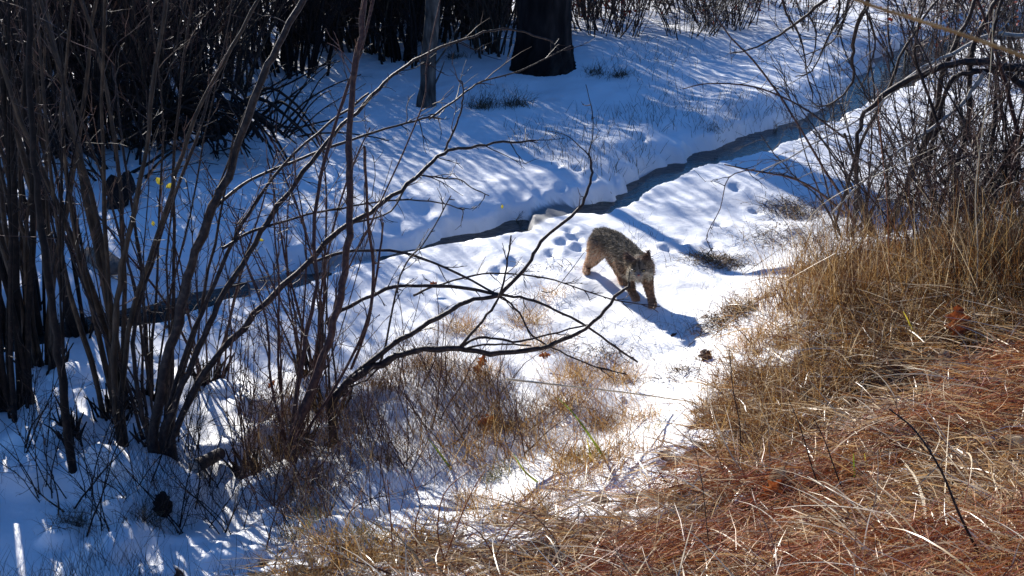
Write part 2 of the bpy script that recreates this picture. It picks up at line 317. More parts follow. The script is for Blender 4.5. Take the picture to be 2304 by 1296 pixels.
# ------------------------------------------------------------------ plants of wood
def vrand(s=1.0): return Vector((random.gauss(0, s), random.gauss(0, s), random.gauss(0, s)))
def grow(p, d, L, n, wob, grav=0.0):
    pts = [p.copy()]; d = d.normalized()
    for i in range(n):
        d = (d + vrand(wob) + Vector((0, 0, grav))).normalized(); p = p + d*(L/n); pts.append(p.copy())
    return pts
def taper(n, a, b, pw=.8): return [a+(b-a)*((i/(n-1))**pw) for i in range(n)]
def lerp_on(pts, t):
    f = t*(len(pts)-1); i = min(int(f), len(pts)-2); return pts[i].lerp(pts[i+1], f-i), (pts[i+1]-pts[i]).normalized()
def twigs(mb, pts, n, L, r, lo=.15, hi=1.0, spread=.8, grav=.03, sub=2, spurs=True):
    for _ in range(n):
        t = random.uniform(lo, hi); p, d = lerp_on(pts, t); dd = (d + vrand(spread*.6)).normalized()
        l = L*random.uniform(.4, 1.1)*(1.15-.5*t); q = grow(p, dd, l, 5, .16, grav); mb.tube(q, taper(6, r, r*.4), 3)
        for _ in range(sub):
            a, e = lerp_on(q, random.uniform(.25, .95)); g = grow(a, e+vrand(.5), l*random.uniform(.25, .55), 3, .2, grav); mb.tube(g, taper(4, r*.6, r*.3), 3)
    if spurs:
        for _ in range(n):
            p, d = lerp_on(pts, random.random()); q = p + (d*.3+vrand(.7)).normalized()*random.uniform(.012, .035); mb.tube([p, q], [r*1.1, r*.5], 3)
def smooth_pts(pts, k=3):
    out = []; n = len(pts)
    for i in range(n-1):
        a, b, c, d = pts[max(i-1, 0)], pts[i], pts[i+1], pts[min(i+2, n-1)]
        for s in range(k):
            t = s/k; out.append(.5*((2*b)+(c-a)*t+(2*a-5*b+4*c-d)*t*t+(3*b-a-3*c+d)*t**3))
    out.append(pts[-1].copy()); return out
def jit(pts, s):
    return [pts[0]]+[p+vrand(s) for p in pts[1:]]
# stems drawn along their real courses: columns/rows on the picture with a depth that drifts from the root's
def traced(parent, Y0, Y1, px, r0, r1, mt, name='stem', tw=8, L=.35, tr=.004, mb=None, sub=2, snap=True):
    n = len(px); pts = []
    for i, (a, b) in enumerate(px): pts.append(P(a, b, Y0+(Y1-Y0)*i/(n-1)))
    pts = smooth_pts(pts, 4)
    if snap:
        b = pts[0]; pts.insert(0, Vector((b.x, b.y, h1(b.x, b.y)-.06)))
    pts = [p + (vrand(r0*.22) if 0 < i < len(pts)-1 else vrand(0)) for i, p in enumerate(pts)]
    m = MB(); ra = [r*random.uniform(.9, 1.12) for r in taper(len(pts), r0, r1, .9)]; m.tube(pts, ra, 7 if r0 > .008 else 5)
    m.build(name, mt, parent)
    if mb is not None and tw: twigs(mb, pts, tw, L, tr, sub=sub)
    return pts

# --- left clumps: name, base, procedural stems count, then traced stems
def clump(name, label, cat, group, bx, by, nst, hgt_, spread, r, mt, tmt, tw=6, traces=(), lean=(0, 0), foot=.10, L=.5, sub=2, base_r=.08, tr=.0032):
    b = G(bx, by); e = thing(name, b, label, cat, group); mb = MB()
    for i in range(nst):
        a = random.uniform(0, 2*PI); p = b + Vector((math.cos(a), math.sin(a), 0))*random.uniform(0, foot); p.z = h1(p.x, p.y)-.05
        d = Vector((math.cos(a)*spread*random.random()+lean[0], math.sin(a)*spread*random.random()*.7+lean[1], 1))
        hh = hgt_*random.uniform(.7, 1.15); pts = grow(p, d, hh, 12, .06, .012); rr_ = r*random.uniform(.45, 1.15)
        m = MB(); m.tube(pts, [q*random.uniform(.92, 1.1) for q in taper(13, rr_, rr_*.35)], 6); m.build('stem', mt, e)
        twigs(mb, pts, tw, L, tr, lo=.2, sub=sub, grav=.05)
    for t in traces: traced(e, *t[:5], mt, 'stem', mb=mb, **(t[5] if len(t) > 5 else {}))
    # ragged root collar
    m = MB()
    for _ in range(26):
        a = random.uniform(0, 2*PI); p = b + Vector((math.cos(a), math.sin(a), 0))*random.uniform(.2, 1)*base_r; p.z = h1(p.x, p.y)-.03
        m.tube(grow(p, Vector((math.cos(a)*.3, math.sin(a)*.3, 1)), random.uniform(.06, .24), 3, .15), taper(4, random.uniform(.008, .02), .004), 4)
    m.build('root_collar', M['bark_dark'], e, kind='stuff')
    mb.build('twigs', tmt, e, kind='stuff'); return e
G1 = 'willow clumps on the near bank'
clump('willow_clump', 'thick black willow clump cut by the left edge of the view', 'shrub', G1, 20, 930, 15, 3.6, .18, .038, M['bark_dark'], M['twig_dark'], 9, foot=.16, base_r=.14)
clump('willow_clump', 'dense upright dark willow clump between the left edge clump and the mossy stem', 'shrub', G1, 95, 830, 9, 3.6, .14, .030, M['bark_brown'], M['twig'], 9, foot=.16, base_r=.14)
clump('willow_clump', 'dark willow clump with a slim bare stem leaning to its left', 'shrub', G1, 160, 985, 2, 3.2, .12, .017, M['bark_dark'], M['twig_dark'], 4,
      traces=[(5.75, 6.1, [(152, 980), (140, 860), (120, 720), (98, 560), (80, 400), (70, 200), (62, -60)], .024, .013, dict(tw=6))], foot=.06)
clump('willow_clump', 'wide dark willow clump with the black knobbly root on shaded snow', 'shrub', G1, 262, 935, 7, 3.5, .18, .028, M['bark_brown'], M['twig'], 9, foot=.15, base_r=.13,
      traces=[(6.15, 6.3, [(262, 930), (255, 760), (275, 600), (300, 470), (330, 330), (350, 150), (380, -60)], .020, .010, dict(tw=8)),
              (6.2, 6.5, [(270, 900), (300, 700), (345, 560), (385, 430), (440, 260), (520, 110), (600, -40)], .018, .007, dict(tw=8))])
clump('willow_clump', 'leafless willow clump behind the knobbly root, beside the stream', 'shrub', G1, 195, 770, 8, 3.6, .2, .026, M['bark_dark'], M['twig_dark'], 9, foot=.2, base_r=.12)
clump('willow_clump', 'dense dark willow clump at far left behind the edge clump', 'shrub', G1, -30, 780, 13, 3.6, .2, .032, M['bark_dark'], M['twig'], 8, foot=.2, base_r=.12)
clump('willow_clump', 'dark willow clump at far left just beyond the black edge clump', 'shrub', G1, 70, 745, 8, 3.6, .18, .026, M['bark_dark'], M['twig_dark'], 8, foot=.2, base_r=.12)
D = 5.95
clump('leaning_willow', 'willow clump with long stems leaning right across the snow', 'shrub', G1, 352, 985, 5, 2.2, .35, .013, M['bark'], M['twig_dark'], 7, base_r=.12, traces=[
    (D, 6.5, [(345, 985), (367, 840), (400, 720), (432, 600), (478, 468), (512, 400), (545, 290), (592, 170), (640, 80), (690, -30)], .030, .017, dict(tw=7)),
    (D, 7.2, [(372, 975), (410, 862), (460, 759), (500, 665), (547, 592), (600, 499), (653, 432), (715, 345), (768, 283), (835, 217), (901, 157), (968, 117), (1068, 80), (1151, 67), (1245, 93)], .021, .005, dict(tw=14)),
    (D, 7.0, [(385, 985), (447, 862), (520, 765), (633, 645), (767, 519), (835, 478), (901, 428), (960, 375), (1010, 338), (1060, 330), (1130, 322), (1205, 316)], .022, .005, dict(tw=10)),
    (D, 6.6, [(362, 980), (390, 880), (440, 740), (500, 600), (560, 480), (640, 370), (740, 280), (830, 210)], .015, .006, dict(tw=10)),
    (6.1, 6.7, [(335, 985), (310, 870), (300, 740), (340, 600), (380, 470), (440, 320), (480, 180), (560, 40), (600, -40)], .014, .006, dict(tw=10)),
    (6.2, 7.0, [(500, 560), (567, 522), (667, 489), (767, 469), (868, 452), (968, 452), (1045, 472)], .009, .003, dict(tw=12, snap=False)),
    (6.3, 7.3, [(480, 470), (540, 420), (633, 373), (767, 323), (868, 290), (951, 267), (988, 267)], .010, .006, dict(tw=10, snap=False)),
    (7.2, 7.8, [(965, 268), (1035, 217), (1085, 183), (1168, 160), (1230, 130), (1285, 103)], .007, .003, dict(tw=5, snap=False)),
    (6.9, 6.9, [(1001, 340), (1018, 300), (1036, 255), (1042, 222), (1040, 186), (1032, 180)], .008, .003, dict(tw=2, snap=False)),
    (6.5, 6.9, [(800, 500), (880, 475), (930, 400), (1000, 402), (1036, 404), (1060, 422), (1100, 440)], .006, .003, dict(tw=4, snap=False))])
clump('willow_clump', 'tall two stemmed willow in the middle of the near bank', 'shrub', G1, 655, 1005, 5, 1.6, .35, .011, M['bark_red'], M['twig'], 8, base_r=.10, traces=[
    (5.85, 6.4, [(655, 1005), (690, 900), (735, 780), (765, 670), (783, 560), (788, 430), (785, 300), (797, 150), (820, 20), (830, -50)], .024, .014, dict(tw=12)),
    (5.9, 6.5, [(650, 1000), (672, 870), (690, 760), (712, 640), (705, 520), (722, 400), (760, 260), (810, 120), (850, -40)], .014, .007, dict(tw=12)),
    (6.0, 6.3, [(665, 990), (720, 850), (745, 740), (768, 640), (850, 470), (950, 240), (962, 130), (1000, -40)], .007, .003, dict(tw=5)),
    (5.9, 6.1, [(640, 990), (610, 860), (600, 720), (560, 610), (530, 500)], .009, .004, dict(tw=10)),
    (5.9, 6.2, [(675, 990), (760, 860), (820, 740), (850, 600), (862, 500)], .010, .005, dict(tw=8)),
    (5.9, 6.2, [(820, 330), (824, 400), (828, 500), (840, 600), (830, 720), (790, 830)], .007, .009, dict(tw=5, snap=False))])
clump('arching_willow', 'willow whose low branches arch right in wide bows over grass and snow', 'shrub', G1, 745, 905, 4, 1.2, .4, .010, M['bark'], M['twig_dark'], 6, base_r=.12, traces=[
    (6.25, 6.5, [(745, 905), (801, 849), (880, 808), (935, 789), (1035, 785), (1101, 794), (1201, 789), (1268, 765), (1335, 725), (1385, 672), (1416, 636)], .024, .008, dict(tw=3, L=.2)),
    (6.25, 6.7, [(740, 900), (801, 840), (901, 765), (985, 715), (1051, 678), (1121, 664), (1185, 599), (1218, 542), (1301, 472), (1321, 432), (1332, 390), (1324, 348)], .018, .006, dict(tw=6, L=.2)),
    (6.35, 6.6, [(735, 730), (768, 699), (868, 652), (935, 642), (1035, 647), (1121, 662), (1185, 672), (1251, 699), (1318, 732), (1385, 782), (1435, 815)], .012, .006, dict(tw=8, L=.2, snap=False)),
    (6.4, 6.6, [(700, 590), (768, 569), (811, 564), (901, 567), (1001, 602), (1118, 662), (1168, 705), (1195, 752), (1260, 790), (1330, 822), (1410, 842)], .009, .004, dict(tw=10, L=.2, snap=False)),
    (6.5, 6.8, [(930, 665), (975, 645), (1068, 619), (1135, 615), (1228, 625), (1301, 649), (1385, 675), (1485, 690)], .007, .003, dict(tw=14, L=.16, snap=False)),
    (6.35, 6.5, [(1035, 784), (1068, 762), (1118, 762), (1168, 769), (1235, 752), (1318, 732)], .009, .005, dict(tw=1, snap=False)),
    (6.35, 6.4, [(1040, 786), (1085, 776), (1140, 774), (1195, 778)], .007, .005, dict(tw=0, snap=False)),
    (6.35, 6.4, [(1031, 784), (1085, 722), (1121, 672), (1140, 600), (1150, 530)], .009, .004, dict(tw=3, L=.2, snap=False)),
    (6.7, 6.8, [(1324, 348), (1305, 330), (1275, 305), (1232, 294)], .004, .002, dict(tw=0, snap=False)),
    (6.7, 6.8, [(1324, 348), (1334, 300), (1332, 250), (1318, 190)], .004, .002, dict(tw=2, L=.1, snap=False)),
    (6.5, 6.6, [(1218, 655), (1250, 650), (1320, 560)], .003, .002, dict(tw=0, snap=False)),
    (6.35, 6.5, [(745, 880), (850, 830), (900, 620), (960, 540), (1015, 440)], .008, .003, dict(tw=8, L=.25))])
clump('willow_clump', 'many stemmed brown willow left of the arching branches', 'shrub', G1, 700, 850, 10, 1.5, .45, .011, M['bark_red'], M['twig'], 10, foot=.12, L=.35)
clump('willow_clump', 'slim willow clump between the stream bend and the leaning stems', 'shrub', G1, 470, 860, 9, 1.5, .4, .010, M['bark_red'], M['twig_dark'], 10, foot=.15, L=.35)
clump('willow_clump', 'low reddish willow clump in front of the tall two stemmed willow', 'shrub', G1, 560, 1060, 8, .95, .5, .006, M['bark_red'], M['twig'], 9, foot=.14, L=.3)
clump('willow_clump', 'twiggy willow clump hiding the root of the knobbly clump', 'shrub', G1, 330, 900, 9, 2.6, .3, .014, M['bark'], M['twig_dark'], 8, foot=.14, L=.4)

# --- thickets beyond the stream: prototypes, then copies that share their meshes
def proto(nst, hh, spread, r, tw, L, mt, tmt, foot=.5, tr=.005, red=0, sprawl=0.0, sub=2):
    e = bpy.data.objects.new('thicket_shrub', None); e['_local'] = 1
    s = MB(); t = MB()
    for i in range(nst):
        a = random.uniform(0, 2*PI); p = Vector((math.cos(a), math.sin(a), 0))*random.uniform(0, foot)+Vector((0, 0, -.15))
        d = Vector((math.cos(a)*spread*random.random(), math.sin(a)*spread*random.random(), 1-sprawl*random.random()))
        pts = grow(p, d, hh*random.uniform(.6, 1.1), 9, .08, .02-.09*sprawl); ra = r*random.uniform(.4, 1.2)
        s.tube(pts, taper(10, ra, ra*.35), 5); twigs(t, pts, tw, L, tr, sub=sub, grav=.03, spurs=False)
    parts = [('stems', s, mt), ('twigs', t, tmt)]
    if red:
        q = MB()
        for _ in range(red):
            p = Vector((random.gauss(0, .5), random.gauss(0, .5), random.uniform(.3, hh*.7))); u_ = vrand(1).normalized()*random.uniform(.012, .028); w_ = u_.cross(vrand(1)).normalized()*u_.length*.8
            q.raw([p-u_-w_, p+u_-w_, p+u_+w_, p-u_+w_], [(0, 1, 2, 3)])
        parts.append(('leaves', q, M['berry']))
    out = []
    for nm, mb_, m_ in parts:
        me_ = np_mesh(nm, np.concatenate(mb_.V), np.concatenate(mb_.Q)); me_.materials.append(m_); me_.polygons.foreach_set('use_smooth', np.ones(len(me_.polygons), bool)); out.append((nm, me_))
    bpy.data.objects.remove(e)
    return out
PA = [proto(40, 2.75, .36, .024, 14, .7, M['bark_dark'], M['twig_dark']), proto(36, 2.6, .46, .026, 14, .7, M['bark_brown'], M['twig']), proto(38, 2.8, .36, .020, 13, .7, M['bark_brown'], M['twig'])]
PB = [proto(26, 1.9, .9, .014, 12, .5, M['bark'], M['twig'], red=110), proto(28, 1.7, 1.0, .013, 12, .5, M['bark'], M['twig_dark'], red=60)]
PS = [proto(24, 2.1, 1.1, .022, 5, .45, M['bark_dark'], M['twig_dark'], foot=.45, sprawl=.9)]
def place(pr, name, label, cat, group, pos, rz, sc):
    e = thing(name, pos, label, cat, group); e.rotation_euler = (0, 0, rz); e.scale = (sc,)*3
    for nm, me_ in pr:
        o = bpy.data.objects.new(nm, me_); C.objects.link(o); o.parent = e
        if nm != 'stems': o['kind'] = 'stuff'
    return e
G2 = 'dark willow thicket beyond the stream'
SPOTS = [  # column, row of the root, scale, label
 (-260, 300, 1.0, 'tall far thicket shrub outside the left edge of the snow'), (-120, 330, 1.0, 'far thicket shrub on the left edge behind the black clump'),
 (20, 300, 1.05, 'far thicket shrub at far left, seen through the black stems'), (130, 340, 1.0, 'far thicket shrub behind the second dark clump from the left'),
 (225, 280, 1.05, 'far thicket shrub with snow glints between stems at upper left'), (320, 330, .95, 'far thicket shrub whose root meets the sprawled branches on snow'),
 (400, 255, 1.0, 'far thicket shrub just behind the sprawled branch heap'), (480, 200, .95, 'far thicket shrub left of the leaning stem, at the snow edge'),
 (100, 180, 1.1, 'thicket shrub of the back row nearest the left edge'), (280, 150, 1.1, 'thicket shrub of the back row behind the snow glints'),
 (430, 120, 1.1, 'thicket shrub of the back row above the sprawled branches'), (560, 125, 1.0, 'thicket shrub crossed by the top of the leaning stem'),
 (655, 165, 1.0, 'thicket shrub with drooping stems right of the leaning stem'), (740, 100, 1.05, 'thicket shrub behind the two stemmed willow'),
 (835, 120, 1.05, 'black thicket shrub left of the slender grey tree'), (905, 135, .9, 'thicket shrub with crooked feet right behind the slender grey tree'),
 (1020, 85, 1.1, 'dense black thicket shrub between slender tree and big trunk'), (1105, 115, 1.0, 'black thicket shrub touching the left side of the big trunk'),
 (950, 50, 1.2, 'thicket shrub of the back row behind the slender grey tree'), (1150, 45, 1.2, 'thicket shrub directly behind the big trunk'),
 (1320, 40, .9, 'thicket shrub of the back row just right of the big trunk'), (860, 30, 1.2, 'thicket shrub of the back row left of the slender tree')]
for k, (a, b, s, lb) in enumerate(SPOTS):
    p = G(a, b); place(PA[k % 3], 'thicket_shrub', lb, 'shrub', G2, p, random.uniform(0, 6.28), s*random.uniform(1.0, 1.15))
SHADE_ROW = [(-9.5, 19.5, 'far left of the very back row'), (-7.8, 20.6, 'second from the left in the very back row'), (-6.2, 19.8, 'third from the left in the very back row'), (-4.7, 20.9, 'fourth from the left in the very back row'),
        (-3.2, 20.2, 'behind the leaning stem in the very back row'), (-1.8, 20.8, 'behind the slender tree in the very back row'), (-.4, 20.0, 'left of the big trunk in the very back row')]  # extra back row, added and scaled to shade the far bank
for k, (x, y, lb) in enumerate([(-6.9, 18.2, 'far left of the middle row'), (-3.1, 17.9, 'third from the right in the middle row'), (-2.2, 18.5, 'second from the right in the middle row'), (-1.2, 18.1, 'rightmost of the middle row, near the big trunk')]):  # added middle row, put in to deepen shade on the far bank
    place(PA[(k+1) % 3], 'thicket_shrub', 'added shade shrub '+lb, 'shrub', G2, Vector((x, y, h1(x, y))), random.uniform(0, 6.28), .82)
for k, (x, y, lb) in enumerate(SHADE_ROW):
    place(PA[k % 3], 'thicket_shrub', 'added shade shrub '+lb, 'shrub', G2, Vector((x, y, h1(x, y))), random.uniform(0, 6.28), 1.35)
G3 = 'red leaved brush along the top of the snow'
for k, (x, y, s_, lb) in enumerate([(1.6, 18.6, .95, 'just right of the big trunk, behind the drooping one'), (2.6, 18.2, .8, 'at the top edge above the middle of the far snow'), (3.4, 19.2, .9, 'in the back row above the middle of the far snow'), (4.6, 18.8, .8, 'in the back row left of the stream head'),
        (6.0, 17.4, 1.2, 'thick one at the top right beyond the stream'), (7.2, 16.6, 1.2, 'thick one near the top right corner'), (8.0, 15.4, 1.2, 'thick one at the right edge beyond the stream'), (6.7, 15.6, 1.0, 'dense low one right of the stream head')]):
    place(PB[k % 2], 'brush', 'red leaved brush '+lb, 'shrub', G3, Vector((x, y, h1(x, y))), random.uniform(0, 6.28), s_)
for k, (a, b, s, lb) in enumerate([(1500, -5, .85, 'red leaved brush in the gap of the top edge brush'), (1660, -10, .8, 'red leaved brush behind the one reaching down the snow'), (2140, -10, 1.1, 'brown brush at the top edge right of the stream head'), (2270, 5, 1.1, 'brown brush above the one cut by the right edge'), (1345, 75, .8, 'brush with red leaves beside the big trunk at right'), (1440, 28, 1.0, 'red leaved brush drooping onto snow right of the big trunk'),
        (1560, 20, 1.0, 'red leaved brush at top centre right with dark twigs'), (1625, 62, .7, 'red leaved brush reaching furthest down onto the snow'), (1730, 10, .9, 'red leaved brush right of the one reaching down the snow'),
        (1280, 10, 1.1, 'red leaved brush peeping out behind the big trunk'), (2080, 20, .9, 'red leaved brush behind the head of the stream'), (2200, 35, 1.0, 'brown brush at the top right corner behind the stream'),
        (2330, 60, 1.0, 'brown brush cut by the right edge beyond the stream'), (1900, -20, .9, 'low brush at the top edge left of the stream head')]):
    place(PB[k % 2], 'brush', lb, 'shrub', G3, G(a, b), random.uniform(0, 6.28), s)
G4 = 'sprawled branches on the snow'
for k, (a, b, s, rz, lb) in enumerate([(500, 320, .85, .3, 'heap of bowed black branches lying on the snow'), (390, 300, .85, 2.0, 'heap of bowed black branches under the far thicket'),
        (600, 300, .6, 4.2, 'right end of the bowed black branches near the leaning stem'), (270, 380, .8, 1.0, 'tangle of snowy black branches behind the dark clumps')]):
    place(PS[0], 'branch_heap', lb, 'branches', G4, G(a, b), rz, s)

hb = G(455, 300); e = thing('branch_heap', hb, 'heap of bowed black branches bending down onto bright snow left of the leaning stem', 'branches', G4); tb = MB()
for k in range(30):
    x0 = random.gauss(400, 75); y0 = 300+random.gauss(0, 18); x1 = x0+random.uniform(120, 290); y1 = random.uniform(300, 372); xm = x0+(x1-x0)*.45; ym = min(y0, y1)-random.uniform(25, 120)
    traced(e, 12.2+random.uniform(-.3, .3), 11.6+random.uniform(-.2, .3), [(x0, y0), ((x0+xm)/2, (y0+ym)/2-12), (xm, ym), ((xm+x1)/2+8, ym*.6+y1*.4), (x1, y1)], random.uniform(.016, .030), .007, M['bark_dark'], 'bough', tw=3, L=.35, mb=tb, snap=False)
tb.build('twigs', M['twig_dark'], e, kind='stuff')

# --- the two trees
def trunk_mesh(pts, ra, k, amp, mt, e, name='trunk'):
    pts = smooth_pts(pts, 14); n = len(pts); ra = np.interp(np.linspace(0, 1, n), np.linspace(0, 1, len(ra)), ra); V = []
    an = np.arange(k)*2*PI/k
    for i, p in enumerate(pts):
        nz = vn(an*ra[i]*14+40, np.full(k, p.z*2.2), 31); nz2 = vn(an*ra[i]*34+90, np.full(k, p.z*6), 32)
        nz = nz*.5*(1-np.cos(an))*0+nz
        rad = ra[i]*(1+amp*(np.abs(nz-.5)*2-.4) + amp*.4*(nz2-.5))
        V += [(p.x+math.cos(t)*q_, p.y+math.sin(t)*q_, p.z) for t, q_ in zip(an, rad)]
    i = np.arange(n-1)[:, None]*k; j = np.arange(k)[None]; j2 = (j+1) % k
    m = MB(); m.raw(V, np.stack([i+j, i+j2, i+k+j2, i+k+j], -1).reshape(-1, 4)); return m.build(name, mt, e)
b = G(1222, 150); e = thing('pine_tree', b, 'massive nearly black tree trunk standing at the back of the snow', 'tree')
trunk_mesh([b+Vector((0, 0, -.3)), b+Vector((0, 0, .05)), b+Vector((.0, 0, .5)), b+Vector((0.02, 0, 2)), b+Vector((.05, 0, 6)), b+Vector((.1, 0, 11))], [.52, .41, .355, .335, .28, .16], 96, .13, M['trunk_dark'], e)
for k in range(9):
    m = MB(); a = random.uniform(0, 6.28); z0 = random.uniform(4, 10.5); pts = grow(b+Vector((0, 0, z0)), Vector((math.cos(a), math.sin(a), .1)), random.uniform(1, 2), 7, .1, -.01); m.tube(pts, taper(8, .05, .012), 6); m.build('limb', M['trunk_dark'], e)
m = MB(); twigs(m, [b+Vector((0, 0, .3)), b+Vector((0, 0, 2.5))], 26, .7, .004, spread=1.4); m.build('twigs', M['twig_dark'], e, kind='stuff')
b = G(960, 240); Yb = b.y; e = thing('slender_tree', b, 'slender grey barked tree left of the massive black trunk', 'tree')
pts = [b+Vector((0, 0, -.2)), b+Vector((0, 0, .04))]+[P(a, c, Yb) for a, c in ((963, 190), (964, 130), (970, 70), (974, 0), (976, -120))]+[b+Vector((.25, 0, 5.2)), b+Vector((.1, 0, 7.5))]
trunk_mesh(pts, [.14, .115, .092, .088, .09, .085, .08, .06, .04], 40, .10, M['trunk_grey'], e)
m = MB(); bp_ = P(978, 190, Yb); q = [bp_, P(990, 165, Yb), P(1000, 138, Yb)]; m.tube(smooth_pts(q, 3), taper(7, .014, .005), 5)
m.build('branch', M['trunk_grey'], e); m = MB(); m.tube(smooth_pts([P(976, 150, Yb), P(1010, 100, Yb-.1), P(1030, 60, Yb)], 3), taper(7, .014, .006), 5); m.build('branch', M['trunk_grey'], e)
for k in range(6):
    m = MB(); a = random.uniform(0, 6.28); m.tube(grow(b+Vector((.1, 0, random.uniform(3, 6))), Vector((math.cos(a), math.sin(a), .7)), 1.4, 7, .12, .03), taper(8, .022, .005), 5); m.build('branch', M['trunk_grey'], e)

# --- right hand shrubs with arching stems
G5 = 'arching shrubs on the right'
def rclump(label, bx, by, Yb, traces, n, hh, spread, tw=11, name='arching_shrub', mt='bark', tmt='twig_dark', r=.014, L=.45):
    p0 = G(bx, by) if Yb is None else P(bx, by, Yb)
    x, y = p0.x, p0.y; b = Vector((x, y, h1(x, y))); e = thing(name, b, label, 'shrub', G5); mb = MB()
    for i in range(n):
        a = random.uniform(0, 6.28); p = b+Vector((math.cos(a), math.sin(a), 0))*random.uniform(0, .18); p.z = h1(p.x, p.y)-.05
        pts = grow(p, Vector((math.cos(a)*spread*random.random()-.1, math.sin(a)*spread*random.random(), 1)), hh*random.uniform(.6, 1.1), 11, .09, .0)
        ra = r*random.uniform(.5, 1.1); m = MB(); m.tube(pts, taper(12, ra, ra*.3), 5); m.build('stem', M[mt], e); twigs(mb, pts, tw, L, .0035, sub=3, grav=.0)
    for t in traces: traced(e, t[0], t[1], t[2], t[3]*(1.35 if t[3] > .01 else 1.15), t[4]*1.25, M[t[5]] if len(t) > 5 else M[mt], mb=mb, tw=t[6] if len(t) > 6 else 8, L=.4, snap=t[7] if len(t) > 7 else False)
    mb.build('twigs', M[tmt], e, kind='stuff'); return e
rclump('big arching shrub whose thick dark bough sweeps in from the right edge', 1990, 590, 9.3, [
    (8.6, 8.9, [(2420, 200), (2304, 160), (2253, 147), (2186, 140), (2103, 157), (2053, 177), (1986, 220), (1936, 270), (1929, 333), (1903, 430), (1880, 500)], .026, .008, 'bark', 14),
    (8.7, 9.3, [(2304, 80), (2236, 77), (2186, 97), (2103, 140), (2069, 157), (2003, 213), (1953, 257), (1886, 293), (1800, 340), (1700, 395)], .012, .004, 'branch_grey', 14),
    (8.6, 8.9, [(2400, 240), (2304, 193), (2269, 170), (2216, 157), (2169, 167), (2136, 187), (2105, 300), (2080, 400), (2060, 480)], .022, .009, 'bark', 14),
    (8.7, 8.9, [(2216, 160), (2186, 207), (2153, 247), (2069, 307), (2003, 353), (1930, 420), (1870, 480)], .013, .005, 'branch_grey', 10),
    (9.4, 9.0, [(1985, 600), (2000, 520), (2036, 430), (2069, 350), (2103, 257), (2119, 167), (2159, 80), (2203, -10)], .026, .012, 'bark', 16, True),
    (9.4, 9.1, [(2000, 600), (1960, 520), (1930, 420), (1935, 330), (1990, 220), (2040, 100), (2110, 0)], .016, .007, 'bark', 12, True)], 8, 2.0, .7)
rclump('arching shrub with a dark upright stem near the right edge', 2140, 560, 8.9, [
    (8.9, 8.7, [(2135, 560), (2140, 500), (2153, 383), (2179, 250), (2190, 100), (2250, -10)], .022, .012, 'bark', 14, True),
    (8.9, 8.6, [(2150, 560), (2200, 460), (2230, 340), (2240, 210), (2230, 90), (2260, -20)], .016, .009, 'bark', 12, True),
    (8.9, 8.6, [(2128, 560), (2110, 480), (2140, 370), (2100, 250), (2060, 120), (2085, -20)], .014, .006, 'bark', 12, True),
    (8.5, 8.8, [(2400, 330), (2304, 338), (2220, 345), (2150, 360), (2090, 400), (2040, 440), (2000, 500)], .012, .005, 'bark', 10)], 12, 2.0, .8)
rclump('twiggy brown shrub cut by the right edge of the view', 2290, 560, 8.2, [(8.2, 8.0, [(2290, 560), (2270, 430), (2290, 300), (2250, 150), (2200, 0)], .018, .008, 'bark_red', 12, True)], 16, 1.9, .8, 12, tmt='twig', r=.012)
rclump('bare shrub left of the right hand grass, with hanging twigs over the stream', 1900, 560, 9.6, [
    (9.6, 9.4, [(1905, 560), (1930, 470), (1925, 380), (1900, 300)], .014, .008, 'bark', 8, True),
    (8.6, 9.0, [(1960, -60), (1856, 0), (1819, 33), (1769, 67), (1703, 107), (1643, 120)], .013, .003, 'bark', 5),
    (8.6, 9.0, [(1970, -60), (1946, 17), (1923, 73), (1918, 130), (1919, 187), (1876, 230), (1839, 240)], .014, .004, 'bark', 6),
    (8.6, 8.9, [(1946, 20), (1960, 55), (1969, 93), (1953, 163), (1933, 200)], .009, .003, 'bark', 4),
    (8.7, 9.0, [(1750, -60), (1769, 27), (1803, 87), (1813, 153), (1829, 220)], .009, .003, 'bark', 5),
    (8.7, 8.9, [(1819, 33), (1836, 73), (1829, 127), (1813, 157)], .006, .003, 'bark', 3),
    (8.7, 8.9, [(1886, -20), (1886, 33), (1856, 100), (1826, 160), (1790, 172)], .008, .003, 'bark', 5),
    (8.7, 8.9, [(1910, -20), (1900, 40), (1870, 95), (1800, 128)], .007, .003, 'bark', 5),
    (8.9, 9.3, [(1600, 20), (1643, 83), (1696, 137), (1753, 213), (1809, 303), (1853, 380), (1886, 430), (1930, 520)], .004, .009, 'bark_red', 8),
    (9.2, 9.5, [(1536, 200), (1593, 188), (1679, 192), (1749, 213), (1819, 250), (1900, 310)], .003, .007, 'bark_red', 8),
    (9.0, 9.3, [(1630, 370), (1700, 385), (1780, 400), (1840, 430), (1900, 480)], .004, .008, 'bark_red', 12),
    (9.0, 9.2, [(1700, 380), (1640, 400), (1620, 470), (1590, 530), (1600, 560)], .004, .002, 'bark_red', 6)], 9, 1.5, .9)
rclump('dense dark shrub behind the arching boughs near the right edge', 2200, 500, 10.2, [], 18, 2.0, .8, 14, tmt='twig_dark', r=.014, L=.5)
rclump('dense shrub behind the arching boughs, over the stream bank', 2060, 420, 11.4, [], 14, 1.7, .9, 12, tmt='twig', r=.012, L=.5)
rclump('dense shrub at the right edge behind the arching boughs', 2330, 420, 10.6, [], 18, 2.2, .8, 14, tmt='twig', r=.014, L=.5)
rclump('low tangled shrub between the arching stems and the tall brown grass', 2060, 640, 7.9, [], 14, 1.0, 1.0, 12, mt='bark_red', tmt='twig', r=.008, L=.35)
rclump('low tangled brown shrub at the right edge under the arching boughs', 2250, 650, 7.3, [], 14, 1.0, 1.0, 12, mt='bark_red', tmt='twig', r=.008, L=.35)
